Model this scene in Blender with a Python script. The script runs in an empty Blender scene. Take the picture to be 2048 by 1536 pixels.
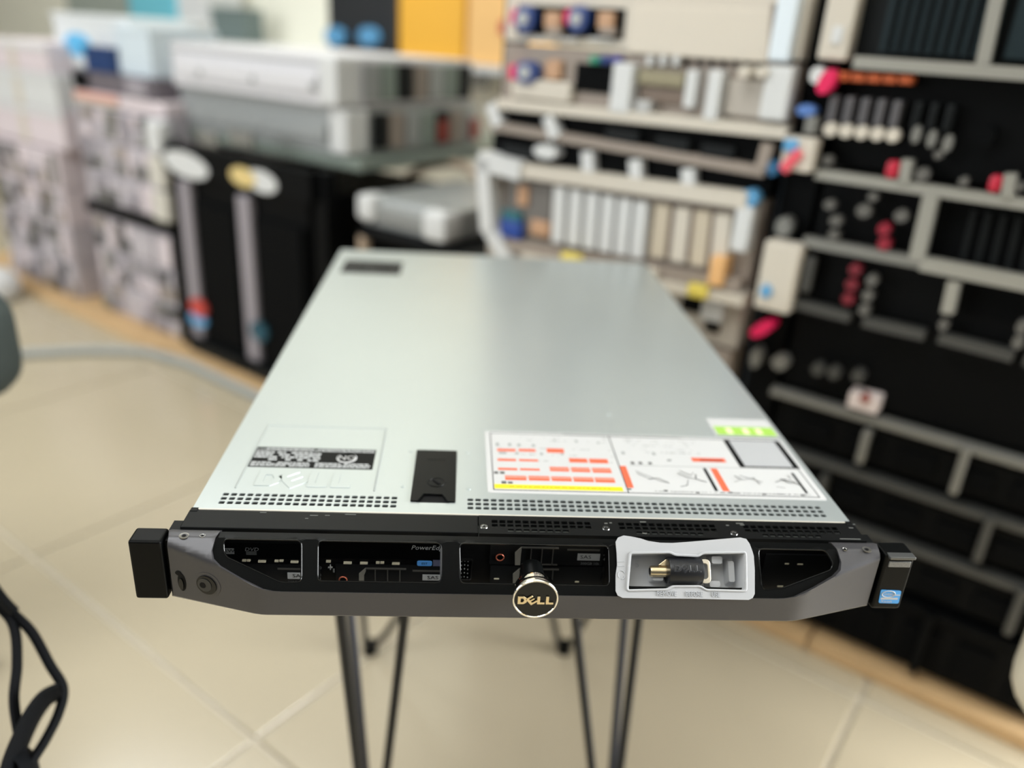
import bpy, bmesh, math, random
from mathutils import Vector, Matrix
from mathutils.geometry import delaunay_2d_cdt

# ------------------------------------------------------------------ camera, world, lights, exposure
sc = bpy.context.scene
COL = sc.collection
ZS = 0.5634                                    # height of the server's top cover over the floor (m)
CAM = Vector((-0.054035, -0.446118, 0.286597 + ZS))
PIT, YAW, ROL, FPX = 0.406943, 0.079763, 0.065020, 1600.88
_f = Vector((math.sin(YAW) * math.cos(PIT), math.cos(YAW) * math.cos(PIT), -math.sin(PIT)))
_r0 = Vector((math.cos(YAW), -math.sin(YAW), 0)); _u0 = _r0.cross(_f)
_r = math.cos(ROL) * _r0 + math.sin(ROL) * _u0
_u = -math.sin(ROL) * _r0 + math.cos(ROL) * _u0
cd = bpy.data.cameras.new('camera'); cam = bpy.data.objects.new('camera', cd); COL.objects.link(cam)
m3 = Matrix((_r, _u, -_f)).transposed()
cam.matrix_world = Matrix.Translation(CAM) @ m3.to_4x4()
cd.sensor_width = 36.0; cd.lens = FPX / 2048 * 36.0
cd.clip_start = 0.02; cd.clip_end = 60
cd.dof.use_dof = True; cd.dof.focus_distance = 0.49; cd.dof.aperture_fstop = 2.35
sc.camera = cam

w = bpy.data.worlds.new('daylight'); sc.world = w; w.use_nodes = True
bg = w.node_tree.nodes['Background']
bg.inputs[0].default_value = (0.96, 0.99, 1.0, 1); bg.inputs[1].default_value = 0.16

def area(name, loc, target, sx, sy, energy, col=(1, 1, 1)):
    l = bpy.data.lights.new(name, 'AREA'); l.shape = 'RECTANGLE'; l.size = sx; l.size_y = sy
    l.energy = energy; l.color = col
    o = bpy.data.objects.new(name, l); COL.objects.link(o); o.location = loc
    o.rotation_euler = (Vector(target) - Vector(loc)).to_track_quat('-Z', 'Y').to_euler()
    return o
area('glass_door_daylight', (2.3, 0.0, 0.95), (0.0, 0.0, 0.55), 2.0, 1.8, 270, (0.96, 0.985, 1.0))
area('left_fill_light', (-3.5, 0.0, 1.5), (-0.8, 1.3, 0.9), 2.4, 1.8, 62, (0.95, 0.985, 1.0))  # added unseen fill, brightens the gear faces while missing the bezel bar
area('ceiling_lamp_light', (-1.2, -0.5, 2.75), (-1.2, -0.1, 0), 1.6, 1.2, 42, (0.95, 0.985, 1.0))
area('ceiling_lamp_light_rear', (-1.1, 2.2, 2.75), (-0.8, 2.9, 0), 1.6, 0.6, 27, (0.95, 0.985, 1.0))

sc.view_settings.view_transform = 'Standard'; sc.view_settings.look = 'None'
sc.view_settings.gamma = 1.0; sc.view_settings.use_curve_mapping = False
sc.view_settings.exposure = -0.05

# ------------------------------------------------------------------ pixel readings -> places in the room
def ray(px, py):
    return _f + _r * ((px - 1024) / FPX) - _u * ((py - 768) / FPX)
def onz(px, py, z):
    d = ray(px, py); return CAM + d * ((z - CAM.z) / d.z)
def onplane(px, py, p, n):
    d = ray(px, py); return CAM + d * ((p - CAM).dot(n) / d.dot(n))
RO = Vector((-1.603534, 2.285900, 0))           # origin of the row of racks
RU = Vector((0.768064, -0.640373, 0)); RV = Vector((0.640373, 0.768064, 0))
RANG = math.atan2(RU.y, RU.x)
def uw(px, py, V=0.0):
    p = onplane(px, py, RO + RV * V, RV)
    return (p - RO).dot(RU), p.z
def rect(x0, y0, x1, y1, V=0.0):
    mx, my = (x0 + x1) / 2, (y0 + y1) / 2
    return uw(x0, my, V)[0], uw(x1, my, V)[0], uw(mx, y1, V)[1], uw(mx, y0, V)[1]
def rowpt(u, v, z): return RO + RU * u + RV * v + Vector((0, 0, z))

# ------------------------------------------------------------------ materials
def lin(c): return tuple((x / 12.92 if x <= 0.04045 else ((x + 0.055) / 1.055) ** 2.4) for x in [v / 255 for v in c])
_M = {}
def mat(name, rgb, rough=0.5, metal=0.0, noise=0.0, nscale=40, bump=0.0, trans=0.0, emit=0.0, spec=0.5, coat=0.0, stretch=None, ior=1.45):
    if name in _M: return _M[name]
    m = bpy.data.materials.new(name); m.use_nodes = True
    nt = m.node_tree; b = nt.nodes['Principled BSDF']
    c = lin(rgb) + (1,)
    b.inputs['Base Color'].default_value = c
    b.inputs['Roughness'].default_value = rough; b.inputs['Metallic'].default_value = metal
    b.inputs['Specular IOR Level'].default_value = spec; b.inputs['IOR'].default_value = ior
    b.inputs['Transmission Weight'].default_value = trans; b.inputs['Coat Weight'].default_value = coat
    if emit: b.inputs['Emission Color'].default_value = c; b.inputs['Emission Strength'].default_value = emit
    if noise or bump:
        tc = nt.nodes.new('ShaderNodeTexCoord'); mp = nt.nodes.new('ShaderNodeMapping')
        nz = nt.nodes.new('ShaderNodeTexNoise'); nz.inputs['Scale'].default_value = nscale; nz.inputs['Detail'].default_value = 5
        nt.links.new(tc.outputs['Object'], mp.inputs[0]); nt.links.new(mp.outputs[0], nz.inputs['Vector'])
        if stretch: mp.inputs['Scale'].default_value = stretch
        if noise:
            mx = nt.nodes.new('ShaderNodeMix'); mx.data_type = 'RGBA'
            mx.inputs['A'].default_value = tuple(max(0, x * (1 - noise)) for x in c[:3]) + (1,)
            mx.inputs['B'].default_value = tuple(min(1, x * (1 + noise)) for x in c[:3]) + (1,)
            nt.links.new(nz.outputs['Fac'], mx.inputs['Factor']); nt.links.new(mx.outputs['Result'], b.inputs['Base Color'])
        if bump:
            bp = nt.nodes.new('ShaderNodeBump'); bp.inputs['Strength'].default_value = bump; bp.inputs['Distance'].default_value = 0.001
            nt.links.new(nz.outputs['Fac'], bp.inputs['Height']); nt.links.new(bp.outputs['Normal'], b.inputs['Normal'])
    _M[name] = m
    return m

COVER = mat('cover_silver_paint', (188, 195, 194), 0.3, 0.6, noise=0.03, nscale=9)
GALV = mat('galvanised_steel', (170, 172, 168), 0.4, 0.9, noise=0.08, nscale=30)
BLK = mat('black_plastic', (6, 7, 7), 0.34, 0, noise=0.25, nscale=60, spec=.14)
BLKG = mat('black_gloss', (7, 8, 8), 0.15, spec=.4)
BLKP = mat('black_steel_paint', (13, 14, 14), 0.4, 0.0, noise=0.2, nscale=90, bump=0.05, spec=.16)
DEEP = mat('deep_black', (4, 4, 5), 0.6, spec=0.2)
BEZ = mat('bezel_graphite_silver', (74, 73, 75), 0.36, 0.45, noise=0.04, nscale=700)
CHROME = mat('chrome', (235, 232, 225), 0.06, 1.0)
STEELD = mat('dark_bright_steel', (150, 150, 148), 0.25, 1.0)
GOLD = mat('pale_gold_metal', (222, 205, 170), 0.2, 1.0)
BEIGEM = mat('beige_zinc', (214, 204, 184), 0.35, 0.4)
COPPER = mat('copper_ring', (190, 105, 80), 0.35, 0.5)
LGREY = mat('label_light_grey', (176, 178, 178), 0.5)
MGREY = mat('print_grey', (120, 122, 122), 0.6)
WHITE = mat('label_white', (182, 182, 181), 0.5)
INK = mat('ink_black', (12, 13, 13), 0.5, spec=.12)
INKG = mat('ink_grey', (78, 78, 77), 0.6)
INKL = mat('ink_light_grey', (138, 139, 138), 0.6)
ORANGE = mat('ink_orange', (204, 92, 62), 0.5)
YELLOW = mat('ink_yellow', (222, 200, 24), 0.5)
GREEN = mat('ink_green', (146, 186, 76), 0.5)
BLUE = mat('sticker_blue', (70, 150, 214), 0.4)
BLUEP = mat('pill_blue', (84, 150, 220), 0.4)
TRAY = mat('tray_white_plastic', (190, 191, 193), 0.35, 0, trans=0.25, spec=0.5)

# ------------------------------------------------------------------ mesh helpers
class MB:
    def __init__(s): s.v = []; s.f = []
    def add(s, vs, fs):
        n = len(s.v); s.v += [tuple(p) for p in vs]; s.f += [[i + n for i in f] for f in fs]; return s
    def box(s, x0, x1, y0, y1, z0, z1):
        if x0 > x1: x0, x1 = x1, x0
        if y0 > y1: y0, y1 = y1, y0
        if z0 > z1: z0, z1 = z1, z0
        return s.add([(x0, y0, z0), (x1, y0, z0), (x1, y1, z0), (x0, y1, z0), (x0, y0, z1), (x1, y0, z1), (x1, y1, z1), (x0, y1, z1)],
                     [(0, 3, 2, 1), (4, 5, 6, 7), (0, 1, 5, 4), (1, 2, 6, 5), (2, 3, 7, 6), (3, 0, 4, 7)])
    def cyl(s, a, b, r, n=20, r2=None, cap=True):
        a = Vector(a); b = Vector(b); d = (b - a).normalized(); r2 = r if r2 is None else r2
        p = d.orthogonal().normalized(); q = d.cross(p); vs = []
        for c, rr in ((a, r), (b, r2)):
            for i in range(n):
                t = 2 * math.pi * i / n; vs.append(c + (p * math.cos(t) + q * math.sin(t)) * rr)
        fs = [(i, (i + 1) % n, n + (i + 1) % n, n + i) for i in range(n)]
        if cap: fs += [tuple(range(n))[::-1], tuple(range(n, 2 * n))]
        return s.add(vs, fs)
    def tube(s, pts, r, n=8, closed=False, flat=None):
        pts = [Vector(p) for p in pts]; N = len(pts); vs = []; up = None
        for i, p in enumerate(pts):
            a = pts[i - 1] if (i or closed) else p; b = pts[(i + 1) % N] if (i < N - 1 or closed) else p
            d = (b - a).normalized()
            if up is None: up = d.orthogonal().normalized()
            up = (up - d * up.dot(d)).normalized(); q = d.cross(up)
            for k in range(n):
                t = 2 * math.pi * k / n
                vs.append(p + (up * math.cos(t) * (flat if flat else r) + q * math.sin(t) * r))
        fs = []
        for i in range(N if closed else N - 1):
            j = (i + 1) % N
            for k in range(n): fs.append((i * n + k, i * n + (k + 1) % n, j * n + (k + 1) % n, j * n + k))
        if not closed: fs += [tuple(range(n))[::-1], tuple(range((N - 1) * n, N * n))]
        return s.add(vs, fs)
    def prism(s, poly, f0, f1):                     # polygon (2d) between two mappings
        n = len(poly)
        return s.add([f0(*p) for p in poly] + [f1(*p) for p in poly],
                     [tuple(range(n)), tuple(range(n, 2 * n))[::-1]] + [(i, i + n, (i + 1) % n + n, (i + 1) % n) for i in range(n)])
    def lathe(s, prof, c=(0, 0, 0), axis='Z', n=28):  # (radius, height) profile
        vs = []; c = Vector(c)
        for r, h in prof:
            for i in range(n):
                t = 2 * math.pi * i / n; x, y = r * math.cos(t), r * math.sin(t)
                vs.append(c + (Vector((x, y, h)) if axis == 'Z' else Vector((x, -h, y)) if axis == 'Y' else Vector((h, x, y))))
        fs = []
        for k in range(len(prof) - 1):
            for i in range(n): fs.append((k * n + i, k * n + (i + 1) % n, (k + 1) * n + (i + 1) % n, (k + 1) * n + i))
        fs += [tuple(range(n))[::-1], tuple(range((len(prof) - 1) * n, len(prof) * n))]
        return s.add(vs, fs)
    def scaled(s, k): s.v = [(x * k, y * k, z * k) for x, y, z in s.v]; return s
    def build(s, name, m, parent=None, loc=(0, 0, 0), bevel=0, smooth=False, seg=2):
        me = bpy.data.meshes.new(name); me.from_pydata(s.v, [], s.f)
        bm = bmesh.new(); bm.from_mesh(me); bmesh.ops.recalc_face_normals(bm, faces=bm.faces); bm.to_mesh(me); bm.free()
        me.materials.append(m)
        if smooth:
            for p in me.polygons: p.use_smooth = True
            me.set_sharp_from_angle(angle=math.radians(35))
        o = bpy.data.objects.new(name, me); COL.objects.link(o); o.location = loc; o.parent = parent
        if bevel:
            bv = o.modifiers.new('bevel', 'BEVEL'); bv.width = bevel; bv.segments = seg; bv.limit_method = 'ANGLE'; bv.angle_limit = math.radians(40)
        return o

def plate(outer, holes, f0, f1, extra=()):
    """sheet with holes: 2d polygons triangulated, front surface f0, back surface f1, walls between"""
    vs, es, fcs = [], [], []
    def ccw(p): return list(p) if sum(p[i - 1][0] * p[i][1] - p[i][0] * p[i - 1][1] for i in range(len(p))) > 0 else list(p)[::-1]
    for poly in [ccw(outer)] + [ccw(h) for h in holes]:
        n = len(vs); vs += [Vector(p) for p in poly]; k = len(poly)
        es += [(n + i, n + (i + 1) % k) for i in range(k)]; fcs.append(list(range(n, n + k)))
    vs += [Vector(p) for p in extra]
    V, Eo, F, ov, oe, of = delaunay_2d_cdt(vs, es, fcs, 0, 1e-5)
    T = [tuple(F[i]) for i in range(len(F)) if 0 in of[i] and not any(k > 0 for k in of[i])]
    mb = MB(); n = len(V); cnt = {}
    for t in T:
        for i in range(len(t)):
            e = (t[i], t[(i + 1) % len(t)]); cnt[e] = 1
    walls = [e for e in cnt if (e[1], e[0]) not in cnt]
    mb.add([f0(p.x, p.y) for p in V] + [f1(p.x, p.y) for p in V],
           T + [tuple(i + n for i in t[::-1]) for t in T] + [(a, b, b + n, a + n) for a, b in walls])
    used = sorted({i for f in mb.f for i in f}); mp = {o: i for i, o in enumerate(used)}
    mb.v = [mb.v[i] for i in used]; mb.f = [[mp[i] for i in f] for f in mb.f]
    return mb

def rounded(poly, r, n=5):
    out = []; N = len(poly)
    for i in range(N):
        p = Vector(poly[i]); a = Vector(poly[i - 1]); b = Vector(poly[(i + 1) % N])
        d1 = (a - p); d2 = (b - p); rr = min(r, d1.length * 0.45, d2.length * 0.45)
        p1 = p + d1.normalized() * rr; p2 = p + d2.normalized() * rr
        for k in range(n + 1):
            t = k / n; q = p1 * (1 - t) ** 2 + p * 2 * t * (1 - t) + p2 * t * t; out.append((q.x, q.y))
    return out
def rrect(x0, x1, y0, y1, r, n=3): return rounded([(x0, y0), (x1, y0), (x1, y1), (x0, y1)], r, n)

def setp(o, label=None, cat=None, group=None, kind=None):
    for k, v in (('label', label), ('category', cat), ('group', group), ('kind', kind)):
        if v: o[k] = v
    return o
def thing(name, label, cat, loc=(0, 0, 0), rz=0, group=None):
    o = bpy.data.objects.new(name, None); COL.objects.link(o); o.location = loc; o.rotation_euler = (0, 0, rz); o.empty_display_size = 0.05
    return setp(o, label, cat, group)

def text_poly(body, size, shear=0.0):
    c = bpy.data.curves.new('txt', 'FONT'); c.body = body; c.size = size; c.shear = shear; c.align_x = 'CENTER'; c.align_y = 'CENTER'; c.resolution_u = 2
    o = bpy.data.objects.new('txt', c); COL.objects.link(o)
    dg = bpy.context.evaluated_depsgraph_get(); dg.update()
    me = bpy.data.meshes.new_from_object(o.evaluated_get(dg))
    v = [(p.co.x, p.co.y) for p in me.vertices]; f = [tuple(p.vertices) for p in me.polygons]
    bpy.data.objects.remove(o); bpy.data.curves.remove(c); bpy.data.meshes.remove(me)
    return v, f
def text(name, body, size, fn, m, parent, loc=(0, 0, 0), shear=0.0, sx=1.0):
    v, f = text_poly(body, size, shear); mb = MB(); mb.add([fn(x * sx, y) for x, y in v], f)
    return mb.build(name, m, parent, loc)

def dell_letters():
    """four letter outlines (outer, holes), unit height, the second letter tilted"""
    D = ([(0, 0), (0, 1), (.62, 1), (.92, .78), (.98, .5), (.92, .22), (.62, 0)], [[(.3, .26), (.54, .26), (.67, .5), (.54, .74), (.3, .74)]])
    e = [(0, 0), (.82, 0), (.82, .22), (.28, .22), (.28, .42), (.78, .42), (.78, .6), (.28, .6), (.28, .78), (.82, .78), (.82, 1), (0, 1)]
    a = math.radians(38); c, s_ = math.cos(a), math.sin(a)
    E = ([((x - .41) * c - (y - .5) * s_ + 1.42, (x - .41) * s_ + (y - .5) * c + .5) for x, y in e], [])
    L = [(0, 0), (.78, 0), (.78, .26), (.3, .26), (.3, 1), (0, 1)]
    return [D, E, ([(x + 2.0, y) for x, y in L], []), ([(x + 2.9, y) for x, y in L], [])]   # width 3.68

# ------------------------------------------------------------------ the setting
TILE = mat('floor_tile_glaze', (182, 170, 146), 0.2, 0, noise=0.05, nscale=3, spec=0.8)
GROUT = mat('floor_grout', (200, 191, 173), 0.7)
WALLM = mat('wall_cream_paint', (236, 234, 218), 0.7, noise=0.02, nscale=4)
def struct(o): o['kind'] = 'structure'; return o
floor = struct(MB().box(-6.2, 4.4, -3.2, 7.6, -0.06, -0.004).build('floor', GROUT))
tb = None
for i in range(-8, 7):
    for j in range(-6, 7):
        # grid aligned with the row; one joint runs through (-.256,.303), one through (.50,.35)
        u0 = (Vector((.50, .35, 0)) - RO).dot(RU) + i * .6; v0 = (Vector((-.256, .303, 0)) - RO).dot(RV) + j * .6
        c = rowpt(u0 + .3, v0 + .3, 0)
        if not (-4.6 < c.x < 3.8 and -2.4 < c.y < 4.9): continue
        if tb is None:
            tb = MB().box(-.2965, .2965, -.2965, .2965, -.005, 0).build('floor_tile', TILE, floor, c, bevel=.0015, seg=1); o = tb
        else:
            o = tb.copy(); COL.objects.link(o); o.location = c
        o.rotation_euler = (0, 0, RANG)
ceil = struct(MB().box(-6.2, 4.4, -3.2, 7.6, 2.9, 3.0).build('ceiling', mat('ceiling_white', (236, 236, 232), .8)))
wb = struct(MB().box(-6.5, 3.6, 0, .12, 0, 2.895).build('wall_back', WALLM, None, rowpt(1.2, 1.35, 0))); wb.rotation_euler = (0, 0, RANG)

# ------------------------------------------------------------------ the server (all numbers in mm, top cover at z = 0)
S = thing('rack_server', 'flat silver one-unit rack server with black window bezel, in focus on the stool', 'server', (0, 0, ZS - .043))
SL = (0, 0, .043)
def sp(mb, name, m, parent=None, bevel=0, smooth=False, label=None, seg=2):
    o = mb.scaled(.001).build(name, m, parent or S, SL if parent is None else (0, 0, 0), bevel, smooth, seg)
    if label: o['label'] = label
    return o
def cov(px, py):
    p = onz(px, py, ZS); return p.x * 1000, p.y * 1000
def covrect(x0, y0, x1, y1):
    mx, my = (x0 + x1) / 2, (y0 + y1) / 2
    return cov(x0, my)[0], cov(x1, my)[0], cov(mx, y1)[1], cov(mx, y0)[1]

DEP = 673.0
sp(MB().box(-216.4, 216.4, -18, DEP - 1, -43, -9), 'chassis', GALV)
sp(MB().box(-214, 214, 1, 60, -9.2, -8.4), 'vent_dark_sheet', DEEP)  # black sheet that paints the dark interior below the vent holes
holes = []
for k in range(22):
    for y in (18.0, 12.9, 7.9): holes.append(rrect(-203 + k * 5.25, -199 + k * 5.25, y - 1.65, y + 1.65, .8, 2))
for k in range(47):
    for y in (18.0, 12.9, 7.9): holes.append(rrect(-42 + k * 5.25, -38 + k * 5.25, y - 1.65, y + 1.65, .8, 2))
cover = sp(plate([(-217, 0), (217, 0), (217, DEP), (-217, DEP)], holes, lambda x, y: (x, y, 0), lambda x, y: (x, y, -1.1)), 'top_cover', COVER)
sub = lambda mb, name, m, par, **k: sp(mb, name, m, par, **k)
for x in (-217, 215.6): sub(MB().box(x, x + 1.4, 2, DEP, -40, -1.1), 'side_flange', COVER, cover)
sub(MB().tube([(-216, .2, -.6), (216, .2, -.6)], .75, 8), 'front_fold', mat('cover_fold_highlight', (214, 208, 196), .3, .5), cover, smooth=True)  # beige edge highlight put into the colour of the fold
sub(MB().box(-38, 206, 5.2, 8.6, -3.6, -3.0), 'inner_flange', COVER, cover)
# pressed panel and pressed lettering on the cover
ex0, ex1, ey0, ey1 = -197, -105, 26, 120
fr = MB()
for a, b in (((ex0, ey0), (ex0 + 1, ey1)), ((ex1, ey0), (ex1, ey1)), ((ex0 + 1, ey1), (ex1, ey1))):
    fr.tube([(a[0], a[1], -.25), (b[0], b[1], -.25)], .75, 8)
sub(fr, 'pressed_border', COVER, cover, smooth=True)
for outer, hl in dell_letters():
    k = 17.5; f = lambda x, y, z: (-186 + x * k, 29.5 + y * k * 1.12, z)
    sub(plate(outer, hl, lambda x, y: f(x, y, .45), lambda x, y: f(x, y, -.2)), 'pressed_letter', COVER, cover, bevel=.00025)
for px, py in ((805, 973), (937, 978), (1217, 828), (821, 903), (934, 905)):
    x, y = cov(px, py); sub(MB().lathe([(1.6, -.1), (1.5, .35), (.7, .35), (.6, .05)], (x, y, 0), n=14), 'rivet', COVER, cover)
# scratches and chipped paint live in the material; corner clips
for s_ in (-1, 1): sp(MB().box(s_ * 213, s_ * 218, -3, 1.5, -6, .2), 'corner_clip', BLKP, bevel=.0006)

# regulatory label (black, fine print) ------------------------------------------------
x0, x1, y0, y1 = -197, -109.3, 55, 84.5
lab = sp(MB().box(x0, x1, y0, y1, -.1, .12), 'regulatory_label', INK, label='black printed label beside the pressed letters')
rnd = random.Random(4); fp = MB()
def prints(xa, xb, ya, yb, n, fill=.8, hh=.62):
    st = (yb - ya) / n
    for r in range(n):
        y = ya + st * (r + .5); x = xa
        while x < xb - 1:
            L = rnd.uniform(1.2, 4.2)
            if rnd.random() < fill: fp.box(x, min(x + L, xb), y - st * hh / 2, y + st * hh / 2, .1, .17)
            x += L + rnd.uniform(.3, .7)
prints(x0 + 2, x1 - 1, y1 - 5, y1 - 1, 2, .95); prints(x0 + 2, x1 - 46, y0 + 9.5, y1 - 6, 4, .85); prints(x0 + 2, x0 + 43, y0 + 1.2, y0 + 8.2, 3, .97)
prints(x1 - 41, x1 - 2, y0 + 1.2, y0 + 8.2, 3, .95); prints(x1 - 46, x1 - 38, y0 + 9, y1 - 7, 4, .9)
sub(fp, 'fine_print', LGREY, lab)
cx, cy = x1 - 20, y0 + 16
rg = MB(); ring = [(cx + 7.2 * math.cos(t * math.pi / 12), cy + 7.2 * math.sin(t * math.pi / 12), .15) for t in range(24)]
rg.tube(ring, .95, 4, True, flat=.1); sub(rg, 'printed_ring', WHITE, lab)
text('printed_letters', 'NO', .0078, lambda x, y: (x + cx * .001, y * 1.2 + cy * .001, .00018), WHITE, lab)

# big service label ------------------------------------------------------------------
SLb = sp(plate(rrect(-28, 213, 27.6, 121, 2.5), [], lambda x, y: (x, y, .14), lambda x, y: (x, y, -.1)), 'service_label', WHITE, label='white service label with orange bars and line diagrams')
def pr(name, m, x0, x1, y0, y1, z=.2): return sub(MB().box(x0, x1, y0, y1, .1, z), name, m, SLb)
def prp(name, m, x0, y0, x1, y1, z=.2): return pr(name, m, *covrect(x0, y0, x1, y1), z)
bx = MB(); DVX = cov(1256, 985)[0]
for a in ((-24, 209, 117.6, 118.4), (-24, 209, 31.2, 32.0), (-24, -23.4, 31.2, 118.4), (208.4, 209, 31.2, 118.4), (DVX, DVX + .7, 31.2, 118.4)): bx.box(*a, .1, .19)
sub(bx, 'printed_border', INK, SLb)
sub(MB().box(34, 130, 117.6, 119.2, .1, .2), 'printed_rule', INKG, SLb)
q5 = lambda x, y: (960 + x / 5.689, 850 + y / 5.689)
for r in ((195, 272, 405, 302), (440, 275, 632, 305), (760, 270, 955, 318), (200, 385, 410, 412), (445, 392, 660, 416), (1015, 382, 1220, 430), (1245, 388, 1455, 438),
          (205, 490, 425, 516), (455, 496, 680, 520), (795, 480, 1010, 530), (1040, 486, 1250, 538), (1280, 492, 1492, 546),
          (285, 578, 528, 630), (555, 582, 790, 636), (815, 590, 1040, 642), (1065, 596, 1290, 650), (1310, 602, 1532, 658)):
    prp('orange_bar', ORANGE, *q5(r[0], r[1]), *q5(r[2], r[3]))
lines = MB()
for r in ((285, 602, 1532, 606), (800, 503, 1490, 507)):
    a = covrect(*q5(r[0], r[1]), *q5(r[2], r[3] + 6)); lines.box(*a, .12, .23)
sub(lines, 'bar_divider', mat('ink_pale', (196, 150, 136), .5), SLb)
prp('yellow_strip', YELLOW, *q5(165, 690), *q5(1620, 740))
yt = MB(); a = covrect(*q5(330, 708), *q5(1460, 722)); x = a[0]
while x < a[1]:
    L = rnd.uniform(1.5, 5); yt.box(x, x + L, a[2], a[3], .12, .24); x += L + .9
sub(yt, 'yellow_strip_print', mat('ink_ochre', (178, 150, 30), .6), SLb)
gl = MB()          # faint captions, component icons and text rules
for r in ((180, 205, 215, 240), (320, 210, 355, 240), (425, 215, 460, 245), (590, 222, 625, 250), (840, 165, 860, 190), (1080, 175, 1110, 200), (1330, 195, 1360, 215),
          (215, 308, 300, 330), (405, 312, 440, 335), (685, 318, 715, 345), (920, 325, 950, 345), (1610, 305, 1645, 335), (1960, 315, 1995, 345)):
    gl.box(*covrect(*q5(r[0], r[1]), *q5(r[2], r[3])), .1, .2)
sub(gl, 'caption_marks', INKL, SLb)
gd = MB()
for r in ((160, 530, 208, 556), (228, 530, 280, 558), (245, 640, 300, 670), (318, 645, 372, 670), (1715, 420, 1755, 448), (1805, 422, 1845, 448), (1915, 425, 1955, 450)):
    gd.box(*covrect(*q5(r[0], r[1]), *q5(r[2], r[3])), .1, .2)
for x, y in ((1335, 922), (1400, 922), (1255, 980), (1328, 983), (1392, 987), (1458, 987), (1525, 990), (1602, 992)):
    X, Y = cov(x, y); gd.box(X, X + 3, Y, Y + 2, .1, .2)
sub(gd, 'icon_marks', INKG, SLb)
q6 = lambda x, y: (1220 + x / 4.452, 830 + y / 4.452)
def strip6(name, m, pts, z=.2): sub(MB().prism([cov(*q6(*p)) for p in pts], lambda x, y: (x, y, z), lambda x, y: (x, y, .1)), name, m, SLb)
a = cov(*q6(110, 455)); b = cov(*q6(190, 650)); xo = (a[0] + b[0]) / 2
pr('orange_tab', ORANGE, xo - 2.4, xo + 2.2, b[1], a[1])
a = cov(*q6(935, 478)); b = cov(*q6(1020, 680)); xo = (a[0] + b[0]) / 2
pr('orange_tab', ORANGE, xo - 2.4, xo + 2.6, b[1], a[1]); pr('black_tab', INK, xo - 8.2, xo - 5.8, b[1], a[1])
a = cov(*q6(1690, 520)); pr('black_tab', INK, 200.5, 202.6, b[1], a[1])
yq0 = cov(1560, 937)[1]; yq1 = 117.4
qx0, qx1 = cov(1466, 912)[0], cov(1580, 912)[0]; pr('black_panel', INK, qx0, qx1, yq0, yq1); pr('grey_panel', mat('panel_pale_grey', (158, 159, 160), .6), qx0 + 4.4, qx1 - 4.6, yq0 + 2.0, yq1 - .6, .26)
prp('orange_bar', ORANGE, *q6(730, 385), *q6(1025, 420)); prp('bar_divider', mat('ink_brown', (120, 40, 30), .6), *q6(800, 398), *q6(1000, 412), .24)
pr('printed_rule', INKL, 79, 208, yq0 - 1.5, yq0 - .9)
dl = MB()          # line diagrams of parts being lifted out
def poly6(pts, r=.35):
    P = [cov(*q6(*p)) for p in pts]; dl.tube([(x, y, .16) for x, y in P], r, 4, flat=.08)
poly6([(230, 500), (330, 540), (450, 590), (530, 610)]); poly6([(240, 520), (360, 575), (420, 560)]); poly6([(340, 575), (420, 560), (520, 600)], .6)
poly6([(600, 520), (700, 560), (760, 570), (760, 530)], .7); poly6([(700, 580), (690, 630), (630, 640)]); poly6([(760, 570), (860, 600)], .7); poly6([(620, 500), (720, 540), (740, 515)], .6)
poly6([(1110, 545), (1180, 580), (1280, 560), (1340, 620)], .7); poly6([(1110, 600), (1160, 575)], .5); poly6([(1150, 540), (1250, 570), (1360, 600)], .4)
poly6([(1470, 600), (1540, 575), (1620, 590), (1690, 625)], 1.0); poly6([(1520, 570), (1600, 610), (1650, 600)], .8); poly6([(1480, 640), (1560, 650)], .3); poly6([(1580, 540), (1620, 570)], .6)
sub(dl, 'line_diagram', INKG, SLb)
mk = MB()
for _ in range(60):
    X = rnd.uniform(82, 138); Y = rnd.choice((112, 108, 103, 97, 92)); mk.box(X, X + rnd.uniform(.6, 2.6), Y, Y + .9, .1, .19)
for _ in range(110):
    X = rnd.uniform(86, 205); mk.box(X, X + rnd.uniform(.6, 2.2), 34.2, 35.2, .1, .19)
for _ in range(60):
    X = rnd.uniform(-19, 74); Y = rnd.choice((113, 106.5, 93.5, 83.5, 74)); mk.box(X, X + rnd.uniform(.6, 2.6), Y, Y + .8, .1, .19)
sub(mk, 'fine_print', INKL, SLb)
# green-and-white sticker and dark sticker at the rear
g = sp(MB().box(161, 214, 126, 157, -.1, .12), 'green_sticker', WHITE, label='white and green paper sticker by the right edge')
sub(MB().box(163, 213, 126.6, 142, .1, .2), 'green_band', GREEN, g)
gm = MB()
for X in (172, 186, 197): gm.box(X, X + 5, 129, 139, .15, .26)
sub(gm, 'pale_print', mat('ink_pale_green', (214, 228, 170), .5), g)
k_ = sp(MB().box(-203, -127, 556, 618, -.1, .12), 'rear_label', INK, label='black label near the rear edge of the cover')
fp = MB(); prints(-200, -130, 560, 614, 9, .6, .4); sub(fp, 'fine_print', INKG, k_)

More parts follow.
